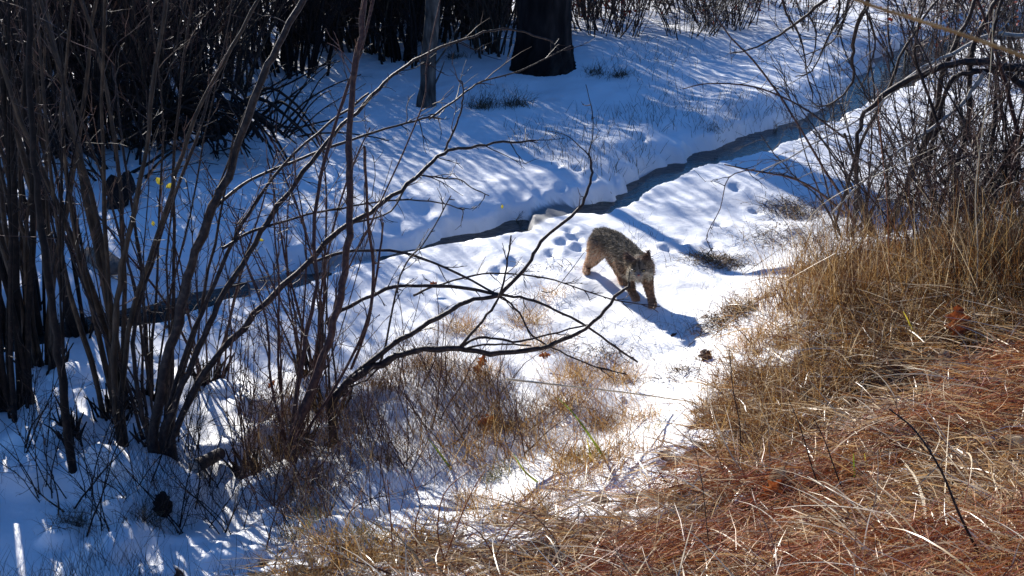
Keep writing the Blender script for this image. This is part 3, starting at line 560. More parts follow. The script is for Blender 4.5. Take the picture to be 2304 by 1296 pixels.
rclump('low tangled dark shrub behind the tall straw clump', 2150, 590, 8.6, [], 18, 1.0, 1.1, 14, mt='bark_dark', tmt='twig_dark', r=.009, L=.4)

# --- thin bare weeds and saplings of the shaded near bank
G6 = 'thin bare saplings in the shaded snow'
WEEDS = [(60, 1010, .8, 'thin bare sapling on open shaded snow at far left'), (100, 1100, .75, 'twiggy sapling low on the left, on blue shaded snow'), (175, 1130, .8, 'twiggy sapling above a dark grass clump at lower left'),
 (235, 1160, .8, 'dense little sapling at lower left beside the dark grass clump'), (300, 1120, .7, 'slim sapling just left of the black stump'), (240, 1010, .6, 'sapling between the knobbly root and the leaning willow'),
 (420, 1180, .75, 'sapling with forked tips right of the black stump'), (480, 1090, .7, 'twiggy sapling behind the pale cut log'), (520, 1190, .7, 'branching sapling near the bottom edge, left of the first straw'),
 (610, 1130, .8, 'dark sapling below the low reddish willow'), (690, 1100, .8, 'dark sapling in front of the two stemmed willow'), (760, 1010, .8, 'bushy sapling right of the two stemmed willow root'),
 (830, 990, .8, 'bushy sapling under the arching willow'), (900, 1050, .7, 'sapling above the green grass blade'), (960, 960, .7, 'dark twiggy sapling beneath the lowest bowed branch'),
 (1040, 1000, .65, 'sapling among grass below the bowed branches'), (1120, 920, .6, 'fine sapling right of the oak leaves on snow'), (860, 1150, .6, 'sapling growing from orange stems at bottom centre'),
 (760, 1180, .7, 'slim grey sapling at the bottom left of centre'), (1180, 1020, .55, 'sapling between two golden grass clumps'), (640, 1215, .6, 'small sapling at the bottom edge among yellow straw'),
 (900, 880, .7, 'bushy sapling at the foot of the lowest bow'), (1000, 880, .6, 'bushy sapling inside the lowest bow'), (560, 950, .8, 'bushy sapling left of the two stemmed willow'), (430, 1010, .8, 'bushy sapling right of the leaning willow root')]
for a, b_, hh, lb in WEEDS:
    b = G(a, b_); e = thing('sapling', b, lb, 'sapling', G6); s = MB(); t = MB()
    for i in range(random.randint(5, 8)):
        az = random.uniform(0, 6.28); p = b+Vector((random.gauss(0, .05), random.gauss(0, .05), -.03))
        pts = grow(p, Vector((math.cos(az)*.5, math.sin(az)*.5, 1)), hh*random.uniform(.5, 1.15), 8, .10, .0); ra = random.uniform(.0028, .0058)
        s.tube(pts, taper(9, ra, .0015), 4); twigs(t, pts, 6, .22, .0018, sub=2, grav=.01)
    s.build('stems', M['bark_red'] if a > 550 else M['bark_dark'], e); t.build('twigs', M['twig'] if a > 550 else M['twig_dark'], e, kind='stuff')

# ------------------------------------------------------------------ grass, needles and litter
def inpoly(px, py, poly):
    c = np.zeros(len(px), bool); n = len(poly)
    for i in range(n):
        x1, y1 = poly[i]; x2, y2 = poly[(i+1) % n]
        m = ((y1 > py) != (y2 > py)) & (px < (x2-x1)*(py-y1)/(y2-y1+1e-9)+x1); c ^= m
    return c
def scatter(n, poly):
    poly = np.array(poly, float); a = poly.min(0); b = poly.max(0); X_ = []; Y_ = []; k = 0
    while k < n:
        px = rng.uniform(a[0], b[0], n*2); py = rng.uniform(a[1], b[1], n*2); m = inpoly(px, py, poly); X_.append(px[m]); Y_.append(py[m]); k += m.sum()
    return np.concatenate(X_)[:n], np.concatenate(Y_)[:n]
BANK = [(1560, 960), (1600, 800), (1660, 690), (1780, 610), (2000, 570), (2304, 560), (2700, 540), (2800, 1600), (560, 1600), (600, 1260), (900, 1230), (1150, 1150), (1300, 1080)]
def field(name, n, poly, L, el, bend, w, mt, k=3, az=None, azs=1.0, lift=.02, thin=None):
    px, py = scatter(n, poly); x, y, z = Gv(px, py)
    if thin is not None:
        m = rng.random(n) < thin(x, y); x, y, z = x[m], y[m], z[m]; n = len(x)
    A = rng.uniform(0, 2*PI, n) if az is None else rng.normal(az, azs, n)
    V, Q = blades(x, y, z+rng.uniform(-.01, lift, n), A, rng.uniform(*el, n), rng.uniform(*L, n), rng.uniform(*bend, n), rng.uniform(*w, n), k)
    o = link(name, np_mesh(name, V, Q), mt, None, False); o['kind'] = 'stuff'; return o
bare = lambda x, y: np.clip(1.15 - snowy(x, y, fields(x, y)[2])*.95, .05, 1)
tag(field('dry_grass_mat', 27000, BANK, (.06, .30), (-.05, .5), (.0, .4), (.0009, .0040), M['straw'], 3, PI*.95, 1.6, .07, bare), 'matted straw coloured dry grass on the near bank', 'grass')
tag(field('brown_grass', 15000, [(1560, 1000), (1590, 800), (1640, 700), (1760, 600), (1960, 560), (2304, 560), (2700, 540), (2700, 760), (2304, 760), (2000, 800), (1850, 960), (1700, 1100)], (.10, .40), (.5, 1.5), (.05, .6), (.0009, .0021), M['mix_grass'], 4, lift=.0, thin=bare), 'standing brown dead grass on the crest of the near bank', 'grass')
tag(field('pine_needles', 32000, [(1300, 1240), (1500, 1080), (1900, 1000), (2050, 860), (2304, 800), (2800, 760), (2800, 1600), (1100, 1600)], (.14, .26), (-.1, .25), (-.05, .12), (.0010, .0021), M['needle'], 2, .25, .45, .13, lambda x, y: bare(x, y)*sm(.30, .60, vn(x*1.6, y*3.0, 77))), 'rust red pine needles lying over the near bank', 'pine needles')
tag(field('fallen_needles', 5500, [(900, 1260), (1150, 1130), (1500, 980), (1620, 900), (2000, 1000), (1500, 1230), (1300, 1500), (800, 1500)], (.08, .18), (-.05, .3), (-.05, .15), (.0007, .0012), M['needle'], 2, .4, .5, .04), 'red needles strewn where the snow gives way to the bank', 'pine needles')
tag(field('low_grass', 7000, [(560, 1290), (700, 1120), (900, 1010), (1150, 930), (1300, 800), (1420, 830), (1480, 960), (1600, 960), (1300, 1120), (1000, 1260), (700, 1500)], (.08, .34), (.5, 1.5), (.05, .4), (.0009, .0022), M['gold_grass'], 3, thin=lambda x, y: sm(.3, .6, vn(x*1.8, y*1.8, 47))), 'thin dry grass poking through the patchy snow', 'grass')
tag(field('snow_stubble', 3200, [(1250, 200), (1500, 60), (1900, 60), (2050, 140), (1900, 230), (1600, 340), (1350, 420), (1150, 330), (1050, 200)], (.05, .24), (.8, 1.5), (0, .3), (.0015, .003), M['stubble'], 2, thin=lambda x, y: sm(.45, .75, vn(x*.9, y*.9, 41))), 'short dead stems sticking out of the far snow', 'grass')
tag(field('snow_weeds', 3400, [(1250, 640), (1450, 480), (1650, 400), (1900, 380), (1900, 560), (1700, 650), (1600, 800), (1450, 900), (1300, 800), (1000, 700), (1100, 600)], (.04, .16), (.3, 1.5), (0, .5), (.0007, .0015), M['stubble'], 2, thin=lambda x, y: sm(.42, .8, vn(x*1.6, y*1.6, 42))), 'fine dead weeds in the snow round the animal', 'grass')
tag(field('bank_fringe', 11000, [(900, 545), (1200, 500), (1400, 450), (1520, 385), (1640, 355), (1800, 270), (1930, 225), (2060, 140), (2100, 170), (1960, 270), (1820, 325), (1640, 400), (1500, 430), (1400, 475), (1200, 525), (900, 562)], (.05, .20), (.1, 1.5), (.1, .8), (.0012, .0028), M['debris'], 3,
     thin=lambda x, y: np.clip(1-np.abs(fields(x, y)[3]-.02)/.13, 0, 1)*sm(.3, .65, vn(x*1.4, y*1.4, 81))), 'dead grass overhanging the edge of the stream', 'grass')
tag(field('shade_weeds', 8500, [(0, 1000), (300, 1040), (600, 960), (1000, 850), (1100, 900), (900, 1050), (600, 1220), (500, 1400), (-300, 1400), (-200, 1000)], (.06, .30), (.8, 1.5), (0, .3), (.0007, .0014), M['twig_dark'], 3, thin=lambda x, y: sm(.35, .75, vn(x*2.1, y*2.1, 43))), 'fine dark weeds in the shaded snow', 'grass')
tag(field('leaf_litter', 3400, BANK, (.035, .09), (-.3, .6), (-.3, .5), (.008, .026), M['leaf_pale'], 2, thin=lambda x, y: bare(x, y)*.5), 'curled pale leaf scraps among the straw', 'leaf litter')

tag(field('long_straw', 2600, BANK, (.2, .6), (-.02, .5), (.05, .45), (.0016, .0042), M['long_straw'], 5, PI*.9, 1.8, .08, bare), 'long loose pale straws lying across the bank', 'grass')
tag(field('dry_weed_tangle', 6500, [(540, 1080), (600, 860), (760, 800), (1000, 800), (1150, 880), (1250, 1000), (1000, 1120), (700, 1200)], (.12, .42), (.8, 1.52), (.0, .25), (.0009, .0020), M['weed'], 4, thin=lambda x, y: .08+.8*sm(.40, .72, vn(x*2.4, y*2.4, 49))), 'tangle of brown dead weeds round the willow roots', 'grass')
tag(field('tall_grass', 1900, [(1700, 700), (1780, 610), (1960, 590), (2304, 580), (2500, 580), (2500, 700), (2304, 700), (2000, 700), (1800, 760)], (.3, .8), (1.0, 1.52), (.0, .35), (.0010, .0022), M['mix_grass'], 5, lift=0), 'tall upright dead grass along the crest of the near bank', 'grass')
tag(field('shrub_foot_weeds', 6000, [(1780, 620), (1820, 470), (2000, 430), (2304, 380), (2600, 380), (2600, 620), (2304, 640), (2000, 660)], (.12, .45), (.5, 1.5), (.0, .5), (.0009, .0020), M['weed'], 4), 'tangle of brown dead weeds under the arching shrubs', 'grass')
# grass clumps that stand on their own
G7 = 'dead grass clumps'
def grass_clump(px, py, n, L, spread, w, mt, label, name='grass_clump', droop=(.1, .6), el=(.5, 1.45), group=G7, foot=.06):
    b = G(px, py); x = b.x+rng.normal(0, foot, n); y = b.y+rng.normal(0, foot, n); z = hgt(x, y)-.01
    A = rng.uniform(0, 2*PI, n); V, Q = blades(x, y, z, A, rng.uniform(*el, n), rng.uniform(L*.4, L, n), rng.uniform(*droop, n), rng.uniform(w*.6, w*1.2, n), 3)
    V = V - np.array(b); me_ = np_mesh(name, V, Q); o = link(name, me_, mt, None, False); o.location = b; return tag(o, label, 'grass clump', group)
CL = [(1040, 745, 260, .30, 'gold_grass', 'golden grass clump under the longest bowed branch, leftmost of three'), (1185, 725, 240, .30, 'gold_grass', 'golden grass clump right of the shaded hollow in the snow'),
 (1240, 665, 120, .22, 'gold_grass', 'small golden grass clump below the thin bowed branch'), (1225, 780, 220, .28, 'gold_grass', 'golden grass clump where the two lowest bows cross'), (960, 830, 280, .32, 'brown_grass', 'brown grass clump left of the oak leaves'),
 (1080, 850, 260, .28, 'gold_grass', 'golden grass clump with brown leaves inside the low bow'), (1290, 850, 320, .32, 'gold_grass', 'large golden grass clump at the end of the fallen stalk'), (1390, 850, 260, .28, 'gold_grass', 'golden grass clump under the tips of the bows'),
 (1250, 920, 320, .30, 'brown_grass', 'brown grass clump crossed by the fallen pale stalk'), (1350, 960, 300, .28, 'brown_grass', 'brown grass clump above the clean snow patch'), (1440, 950, 220, .24, 'straw', 'straw clump left of the snow tongue'),
 (1300, 1040, 240, .3, 'brown_grass', 'rusty grass clump at the root of the green blades'), (1120, 960, 260, .28, 'brown_grass', 'brown grass clump right of the shaded snow'), (860, 880, 260, .3, 'brown_grass', 'dark brown grass clump at the arching willow root'),
 (620, 780, 60, .25, 'brown_grass', 'small brown grass clump in the snow left of the tall willow'),
 (1660, 700, 240, 0.29, 'mix_grass', 'brown grass clump on the bank above the flattened clump'), (1700, 770, 300, .36, 'gold_grass', 'golden grass clump on the left end of the bank'), (1790, 690, 320, 0.46, 'mix_grass', 'tall brown grass clump on the crest left of centre'),
 (1880, 650, 320, 0.52, 'mix_grass', 'tall brown grass clump under the arching shrub'), (1960, 660, 320, 0.52, 'straw', 'tall straw clump left of the oak leaf'), (2040, 640, 320, 0.57, 'mix_grass', 'tall brown grass clump behind the oak leaf'),
 (2130, 620, 320, 0.57, 'straw', 'tall straw clump behind and right of the oak leaf'), (2220, 610, 300, 0.57, 'mix_grass', 'tall brown grass clump near the right edge'), (1830, 780, 300, 0.39, 'mix_grass', 'brown grass clump in the middle of the bank slope'),
 (1660, 860, 300, .32, 'brown_grass', 'brown grass clump at the snow edge below the pine cone'), (1620, 940, 260, .28, 'straw', 'straw clump at the snow edge above the patchy snow'), (1745, 880, 260, .3, 'straw', 'straw clump on the slope above the snow crumbs'),
 (330, 1175, 200, .22, 'stubble', 'dark grass clump above the lower left corner'), (175, 1180, 240, .22, 'stubble', 'dark grass clump in the lower left corner'),
 (1085, 240, 200, .35, 'stubble', 'dark bushy clump on the far snow right of the slender tree'), (1160, 240, 160, .35, 'stubble', 'loose dry weed clump below the big trunk'), (1395, 170, 140, .22, 'stubble', 'dry clump on the far snow right of the big trunk'),
 (1340, 165, 100, .25, 'stubble', 'small dry clump close to the right foot of the big trunk'), (1610, 297, 70, .1, 'stubble', 'dark tuft on the lip of the far bank'), (1025, 130, 120, .2, 'stubble', 'dark clump at the far snow edge behind the slender tree'),
 (1440, 440, 120, .18, 'brown_grass', 'grass tuft hanging over the stream above the animal'), (1540, 385, 80, .14, 'brown_grass', 'yellow grass tuft on the near lip of the stream'), (560, 205, 120, .22, 'stubble', 'dark clump on sunlit snow left of the leaning stem')]
for a, b_, n, L, mt, lb in CL: grass_clump(a, b_, n, L, 1, .0016 if b_ > 400 else .003, M[mt], lb, foot=.045+.12*L)
for a, b_, n, L, ft, lb in [(1590, 585, 300, .20, .10, 'dark matted grass patch just right of the animal, left part'), (1640, 590, 260, .16, .10, 'dark matted grass patch just right of the animal, right part'), (1635, 718, 380, .20, .12, 'flattened brown grass patch where snow meets the bank'),
      (1775, 472, 400, .24, .13, 'dark grass patch poking from snow near the hanging twigs'), (1740, 530, 260, .16, .16, 'low twiggy debris patch left of the bare shrub'), (1820, 535, 260, .16, .16, 'low twiggy debris patch at the bare shrub'), (1530, 840, 160, .16, .10, 'sparse weed patch under the pine cone'), (1350, 800, 160, .16, .12, 'sparse weed patch on sunlit snow below the animal'), (1240, 600, 90, .14, .10, 'sparse weed patch left of the animal')]:
    grass_clump(a, b_, int(n*1.9), L, 1, .0025, M['debris'], lb, 'debris_patch', (.1, .9), (.0, 1.0), 'matted debris patches on the snow', ft)
for a, b_, n, L, lb in [(820, 1215, 150, .24, 'yellow green grass tuft at the bottom edge, left of the orange stems'), (690, 1195, 120, .2, 'yellow green grass tuft behind the tussock at bottom left of centre'), (1330, 1030, 90, .22, 'green and yellow tuft at the root of the long green blade'), (1120, 1075, 120, .2, 'yellow green tuft left of the broad green blade'), (1475, 960, 70, .12, 'small green tuft beside the snow tongue')]:
    grass_clump(a, b_, n, L, 1, .0017, M['green_mix'], lb, 'green_tuft', (.1, .7), (.4, 1.45), 'yellow green grass tufts')
G8 = 'pale grass tussocks on the bank'
for a, b_, n, L, lb in [(1680, 1090, 260, .24, 'straw tussock left of the big snow crumb'), (1900, 1050, 260, .3, 'straw tussock with upright green tips'), (1500, 1180, 220, .26, 'straw tussock near the bottom edge, centre'), (2160, 960, 220, .24, 'straw tussock below the long bleached stalk'),
      (2250, 1130, 220, .26, 'straw tussock in the lower right corner'), (1050, 1130, 200, .26, 'flattened yellowish tussock left of the snow strip'), (700, 1230, 240, .24, 'yellow green tussock at the bottom edge left'), (1600, 1100, 200, .2, 'straw tussock at the end of the last snow patch')]:
    grass_clump(a, b_, n, L, 1, .0015, M['straw'], lb, 'grass_tussock', (.3, 1.0), (.2, 1.4), G8, .06)

# individual stalks
def stalk(px, Y0, Y1, r0, r1, mt, label, name='dry_stalk', cat='stalk', group='long single stalks', tw=0, snap=True, flat_=False):
    if snap: g_ = G(*px[0]).y; Y1 = g_+(Y1-Y0); Y0 = g_
    pts = smooth_pts([P(a, b, Y0+(Y1-Y0)*i/(len(px)-1)) for i, (a, b) in enumerate(px)], 4)
    if snap: b = pts[0]; pts.insert(0, Vector((b.x, b.y, min(b.z-.02, h1(b.x, b.y)-.02))))
    b = pts[0].copy(); m = MB(); q = [p-b for p in pts]
    if flat_:
        n_ = len(q); m.ribbon(q, Vector((1, .3, .25)).normalized(), [r0*(1-.85*(i/(n_-1))**2) for i in range(n_)]); 
    else: m.tube(q, taper(len(q), r0, r1), 5)
    if tw: twigs(m, q, tw, .18, r1*.8, sub=1, grav=.0)
    o = m.build(name, mt); o.location = b; return tag(o, label, cat, group)
def gy(px, py): return G(px, py).y
stalk([(1560, 905), (1420, 885), (1270, 868), (1140, 853)], 5.6, 5.0, .0030, .006, M['pale_straw'], 'pale straight stalk with thick tip lying above golden grass')
stalk([(2110, 1290), (2088, 1215), (2078, 1130), (2058, 1072), (2035, 1045)], gy(2110, 1290)-.02, gy(2050, 1060)-.1, .009, .003, M['pale_straw'], 'bright bleached blade bowed upright at lower right', flat_=True)
stalk([(2210, 900), (2150, 865), (2090, 835), (2040, 828)], 3.5, 3.9, .0045, .002, M['pale_straw'], 'bright bleached stalk below the oak leaf')
stalk([(1880, 570), (1790, 620), (1720, 665), (1650, 720), (1600, 760)][::-1], 5.5, 5.2, .0025, .0015, M['straw'], 'straw stalk slanting over the snow edge of the bank', snap=False)
stalk([(1690, 695), (1800, 750), (1900, 800), (1990, 850)][::-1], 4.8, 5.3, .003, .0015, M['pale_straw'], 'long straw stalk slanting down across the bank slope')
stalk([(1940, 558), (2000, 570), (2060, 585), (2110, 610), (2200, 620)][::-1], 5.3, 5.6, .004, .002, M['pale_straw'], 'bowed bleached stalk above the oak leaf')
stalk([(2265, 635), (2220, 600), (2170, 565), (2120, 560), (2080, 562)], 4.8, 5.2, .004, .0015, M['pale_straw'], 'bowed bleached stalk near the right edge')
stalk([(1640, 770), (1750, 715), (1840, 704), (1950, 705), (2030, 720)][::-1], 5.0, 5.4, .003, .0012, M['straw'], 'low arching straw stalk over the brown grass')
stalk([(1660, 625), (1780, 540), (1850, 460), (1960, 400), (2110, 330)], 5.2, 4.3, .003, .0018, M['pale_straw'], 'long straw stalk slanting up towards the right edge')
stalk([(2000, 700), (2000, 560), (1995, 440), (1980, 300), (1975, 200)], 5.2, 5.3, .004, .002, M['orange_stem'], 'tall thin reddish stalk rising from the tall grass')
stalk([(2197, 690), (2200, 560), (2195, 440), (2210, 300), (2228, 160), (2236, 20)], 4.0, 4.1, .0042, .0025, M['pale_straw'], 'tall pale stalk rising to the top of the view near the right edge', tw=3)
stalk([(2400, 175), (2304, 128), (2200, 90), (2080, 50), (1960, 12), (1860, -30)], 1.15, 1.25, .0019, .0016, M['straw_yellow'], 'blurred straw stalk close to the camera at top right', snap=False)
stalk([(1600, 1290), (1590, 1180), (1575, 1060), (1545, 960)], gy(1600, 1290), gy(1600, 1290)+.2, .0028, .001, M['bark'], 'thin dark stalk standing at the bank foot', tw=3)
stalk([(2225, 1290), (2160, 1160), (2118, 1060), (2060, 970), (2000, 920)], 2.55, 2.7, .0062, .0026, M['bark'], 'thick brown twiggy stem at lower right near the camera', name='twiggy_stem', tw=5)
stalk([(1860, 1145), (1830, 1060), (1800, 960), (1775, 900)], gy(1860, 1145), gy(1860, 1145)+.1, .005, .0015, M['bark'], 'left one of two dark sticks rising from the straw slope', tw=1)
stalk([(1910, 1140), (1880, 1060), (1855, 990), (1830, 940)], gy(1910, 1140), gy(1910, 1140)+.1, .005, .0015, M['bark'], 'right one of two dark sticks rising from the straw slope', tw=1)
stalk([(1665, 1060), (1665, 960), (1650, 880), (1640, 780)], gy(1665, 1060), gy(1665, 1060)+.1, .005, .0015, M['bark'], 'dark crooked stick at the snow edge of the bank', tw=2)
stalk([(2175, 690), (2150, 620), (2140, 560), (2130, 500)], 4.9, 5.0, .004, .002, M['bark_dark'], 'short black stick left of the tall pale stalk')
for k, (px, lb) in enumerate([([(940, 1275), (935, 1180), (945, 1130), (920, 1060)], 'orange stem left of the bottom centre'), ([(990, 1290), (1030, 1180), (1060, 1110), (1090, 1060)], 'thick orange stem forking at bottom centre'),
      ([(1010, 1290), (985, 1200), (1000, 1110), (1055, 1060)], 'crooked orange stem behind the thick one'), ([(1130, 1290), (1080, 1200), (1020, 1170)], 'orange stem leaning left at bottom centre'), ([(1100, 1290), (1130, 1220), (1170, 1160), (1200, 1150)], 'orange stem leaning right at bottom centre'),
      ([(885, 1290), (880, 1180), (872, 1080)], 'leftmost orange stem at the bottom'), ([(1270, 1260), (1240, 1200), (1200, 1160)], 'rightmost orange stem at the bottom')]):
    stalk(px, gy(*px[0])-.25, gy(*px[0])-.15, .0042, .002, M['orange_stem'], lb, 'orange_stem', 'stem', 'orange stems at the bottom centre', tw=2)
for px, mt, lb in [([(1362, 1035), (1330, 985), (1290, 930), (1255, 895)], 'blade_green', 'long green blade slanting over the brown clump'), ([(1330, 1040), (1325, 1005), (1320, 985)], 'blade_yellow', 'short orange yellow blade at the rusty clump'), ([(1358, 1030), (1345, 1005), (1335, 990)], 'blade_yellow', 'yellow blade right of the short one'),
       ([(1210, 1085), (1180, 1060), (1155, 1020)], 'blade_green', 'broad green blade lying near the snow strip'), ([(1015, 1055), (985, 1015), (962, 985)], 'blade_green', 'dark green blade in the shade left of centre'), ([(2060, 760), (2045, 725), (2032, 700)], 'blade_yellow', 'bright yellow green blade left of the oak leaf'),
       ([(1925, 1100), (1922, 1060), (1920, 1020)], 'blade_green', 'upright green blade on the bank'), ([(1950, 1060), (1948, 1040), (1945, 1020)], 'blade_yellow', 'short yellow blade on the bank')]:
    y0 = gy(*px[0]); stalk(px, y0-.01, y0-.04, .007 if mt == 'blade_green' else .006, .001, M[mt], lb, 'sedge', 'sedge', 'green and yellow sedge', flat_=True)

# oak leaves: lobed outline, cupped
def oak_leaf(px, py, s, rz, tilt, mt, label, name='oak_leaf', lobes=True, group='fallen leaves'):
    b = G(px, py); out = []; n = 28
    for k in range(n+1):
        t = k/n; w = .30*math.sin(PI*min(1, t*1.02))**.7*(1+(.38*math.sin(t*PI*7) if lobes else 0)); out.append((t, max(w, .012)))
    V = []; Q = []
    for t, w in out:
        for j in (-1, -.5, 0, .5, 1): V.append(((t-.5)*s, j*w*s, (abs(j)**1.5*.12+.18*(t-.5)**2*(1 if t < .5 else -1.4)+.02*math.sin(t*21+j*3))*s))
    for k in range(n):
        for j in range(4): Q.append((k*5+j, k*5+j+1, k*5+j+6, k*5+j+5))
    V.append(None); V.pop(); m = MB(); m.raw(V, Q); m.tube([Vector((.48*s, 0, -.02*s)), Vector((.6*s, .01, -.05*s)), Vector((.68*s, .02*s, -.02*s))], .0012, 4)
    o = m.build(name, mt); o.location = b+Vector((0, -.03, .045+s*.42*abs(math.sin(tilt*1.45)))) ; o.rotation_euler = (Matrix.Rotation(tilt*1.45, 3, 'X') @ Matrix.Rotation(rz, 3, 'Z')).to_euler(); return tag(o, label, 'leaf', group)
oak_leaf(2142, 765, .20, 1.45, .7, M['oak'], 'large reddish oak leaf standing on the straw bank')
oak_leaf(2120, 712, .10, 2.1, .5, M['oak'], 'smaller reddish oak leaf just above the large one')
oak_leaf(2285, 648, .14, .3, .3, M['oak'], 'red oak leaf at the right edge of the bank')
oak_leaf(1730, 1135, .12, .8, .8, M['oak'], 'rusty oak leaf under the snow crumb')
oak_leaf(1695, 1150, .09, 2.0, .6, M['oak'], 'small rusty leaf left of the one under the snow crumb')
oak_leaf(1790, 1180, .13, .2, .3, M['oak'], 'rusty leaf flat among needles at the bottom')
oak_leaf(1085, 835, .09, 1.2, .8, M['oak'], 'brown oak leaf caught in the golden grass inside the bow')
oak_leaf(1075, 850, .07, 2.6, .6, M['oak'], 'brown leaf left of the one caught in the grass')
oak_leaf(975, 655, .07, .4, .6, M['oak'], 'brown leaf on the sunlit snow under the second bow')
oak_leaf(1095, 970, .11, .3, .7, M['oak'], 'orange leaf on shaded snow below the arching willow')
oak_leaf(615, 885, .06, .9, .6, M['oak'], 'tiny orange leaf left of the tall two stemmed willow')
oak_leaf(1225, 815, .08, .2, .3, M['oak'], 'dark leaf at the foot of the crossing bows')
oak_leaf(2240, 880, .12, .5, .3, M['leaf_pale'], 'pale curled leaf on the right of the bank', lobes=False)
oak_leaf(2280, 1030, .14, 2.4, .4, M['leaf_pale'], 'tan curled leaf at the right edge above the corner', lobes=False)
oak_leaf(2115, 830, .11, 1.4, .5, M['leaf_pale'], 'tan leaf below the large oak leaf', lobes=False)
oak_leaf(1740, 1105, .11, .9, .9, M['leaf_pale'], 'tan upright leaf behind the rusty leaf', lobes=False)
oak_leaf(2180, 1160, .12, .1, .2, M['leaf_pale'], 'tan leaf flat among needles at lower right', lobes=False)
oak_leaf(1350, 1150, .09, .1, .2, M['leaf_pale'], 'tan leaf on needles below the last snow patch', lobes=False)
# snow crumbs on the litter, stump, log, stone, cone
def lump(px, py, r, mt, label, name, cat, group=None, sq=(1, 1, .7), lift=.3, amp=.25, Y=None):
    b = G(px, py); V = []; Q = []; nu, nv = 14, 9
    for i in range(nv+1):
        for j in range(nu):
            a = PI*i/nv; c = 2*PI*j/nu; d = Vector((math.sin(a)*math.cos(c), math.sin(a)*math.sin(c), math.cos(a)))
            q = r*(1+amp*(float(vn(d.x*2+px, d.y*2+d.z*2+py, 51))-.5)*2); V.append((d.x*q*sq[0], d.y*q*sq[1], d.z*q*sq[2]))
    for i in range(nv):
        for j in range(nu): Q.append((i*nu+j, i*nu+(j+1) % nu, (i+1)*nu+(j+1) % nu, (i+1)*nu+j))
    m = MB(); m.raw(V, Q); o = m.build(name, mt); o.location = b+Vector((0, 0, r*lift)); o.rotation_euler.z = random.uniform(0, 3); return tag(o, label, cat, group)
SC = 'snow crumbs on the bank'
for a, b_, r, lb in [(1797, 1090, .030, 'roundish snow crumb beside the rusty leaf'), (2035, 1070, .028, 'snow crumb left of the bowed bleached blade'), (1668, 1135, .036, 'flat snow crumb near the bottom, left of the rusty leaves'), (1812, 943, .020, 'snow crumb upper right on the slope, one of a pair'),
      (1785, 945, .016, 'snow crumb upper left on the slope, one of a pair'), (1862, 873, .018, 'lone snow crumb above the pair on the slope'), (2225, 1003, .03, 'snow crumb on red needles near the right edge'), (1400, 900, .018, 'snow crumb on brown grass at the fallen stalk'), (1570, 1195, .03, 'flat snow crumb at the bottom edge'), (1790, 873, .012, 'tiny snow crumb left of the lone crumb')]:
    lump(a, b_, r, M['snow'], lb, 'snow_crumb', 'snow crumb', SC, lift=.6)
MC = 'snow mounds among the willows'
for a, b_, r, lb in [(160, 850, .13, 'snow mound between the black clumps at left'), (300, 850, .12, 'sunlit snow mound beside the knobbly root'), (325, 860, .07, 'small bright snow mound right of the first mound'), (125, 900, .10, 'narrow snow mound in front of the black clumps'),
      (500, 880, .10, 'snow mound right of the leaning willow root'), (380, 800, .09, 'snow mound among stems near the stream')]:
    lump(a, b_, r, M['snow'], lb, 'snow_mound', 'snow', MC, sq=(1.25, 1.1, .5), lift=.05, amp=.16)
e = G(440, 1078); o = thing('cut_log', e, 'short log with a pale round cut end lying in the snow', 'log')
ax = Vector((-.12, -.55, .16)).normalized(); c0 = e+Vector((0, 0, .045)); m = MB(); m.tube([c0-ax*.32, c0-ax*.2, c0-ax*.1, c0], [.034, .036, .037, .038], 14); m.build('bark', M['bark'], o)
u1 = ax.cross(Vector((0, 0, 1))).normalized(); u2 = ax.cross(u1); m = MB(); ring = [c0+ax*.001+(u1*math.cos(t)+u2*math.sin(t))*.037 for t in np.linspace(0, 2*PI, 17)[:-1]]
m.raw([c0+ax*.003]+ring, [(0, 1+2*i, 2+2*i, 1+(2*i+2) % 16) for i in range(8)]); m.build('cut_end', M['cut_wood'], o, smooth=False)
lump(367, 1145, .055, M['bark_dark'], 'small black rotten stump in the shaded snow', 'stump', 'stump', sq=(.8, .8, 1.2), lift=.6, amp=.5)
lump(230, 597, .20, M['rock'], 'flat brown stone slab half under snow beyond the stream', 'stone_slab', 'stone', sq=(1.3, .5, .35), lift=.2)
lump(1588, 808, .032, M['cone'], 'dark pine cone at the tip of the animal shadow', 'pine_cone', 'pine cone', sq=(1, 1.3, 1), lift=.7, amp=.6)
lump(1515, 758, .016, M['cone'], 'small dark bark flake inside the animal shadow', 'bark_flake', 'bark', sq=(1.6, 1, .4), lift=.2, amp=.5)
lump(90, 470, .10, M['bark_dark'], 'black stump hidden behind the left willow stems', 'far_stump', 'stump', sq=(1, 1, 1.1), lift=.5)
lump(270, 462, .14, M['bark_dark'], 'black broken stump on the far snow left of the stems', 'broken_stump', 'stump', sq=(.9, .8, 1.3), lift=.6, amp=.6)
for a, b_, Y_, s, lb in [(359, 408, 6.6, .028, 'upper bright yellow leaf hanging in the left stems'), (383, 418, 6.6, .024, 'lower bright yellow leaf hanging in the left stems'), (345, 503, 6.7, .016, 'small yellow leaf hanging above the blue snow'), (588, 540, 6.6, .014, 'pale yellow leaf hanging by the crossing stems'), (1130, 465, 6.9, .013, 'tiny yellow leaf on the twig above the stream')]:
    p = P(a, b_, Y_); o = oak_leaf(a, b_, s*2, random.uniform(0, 3), .8, M['leaf_yellow'], lb, 'yellow_leaf', False, 'yellow leaves caught in twigs'); o.location = p

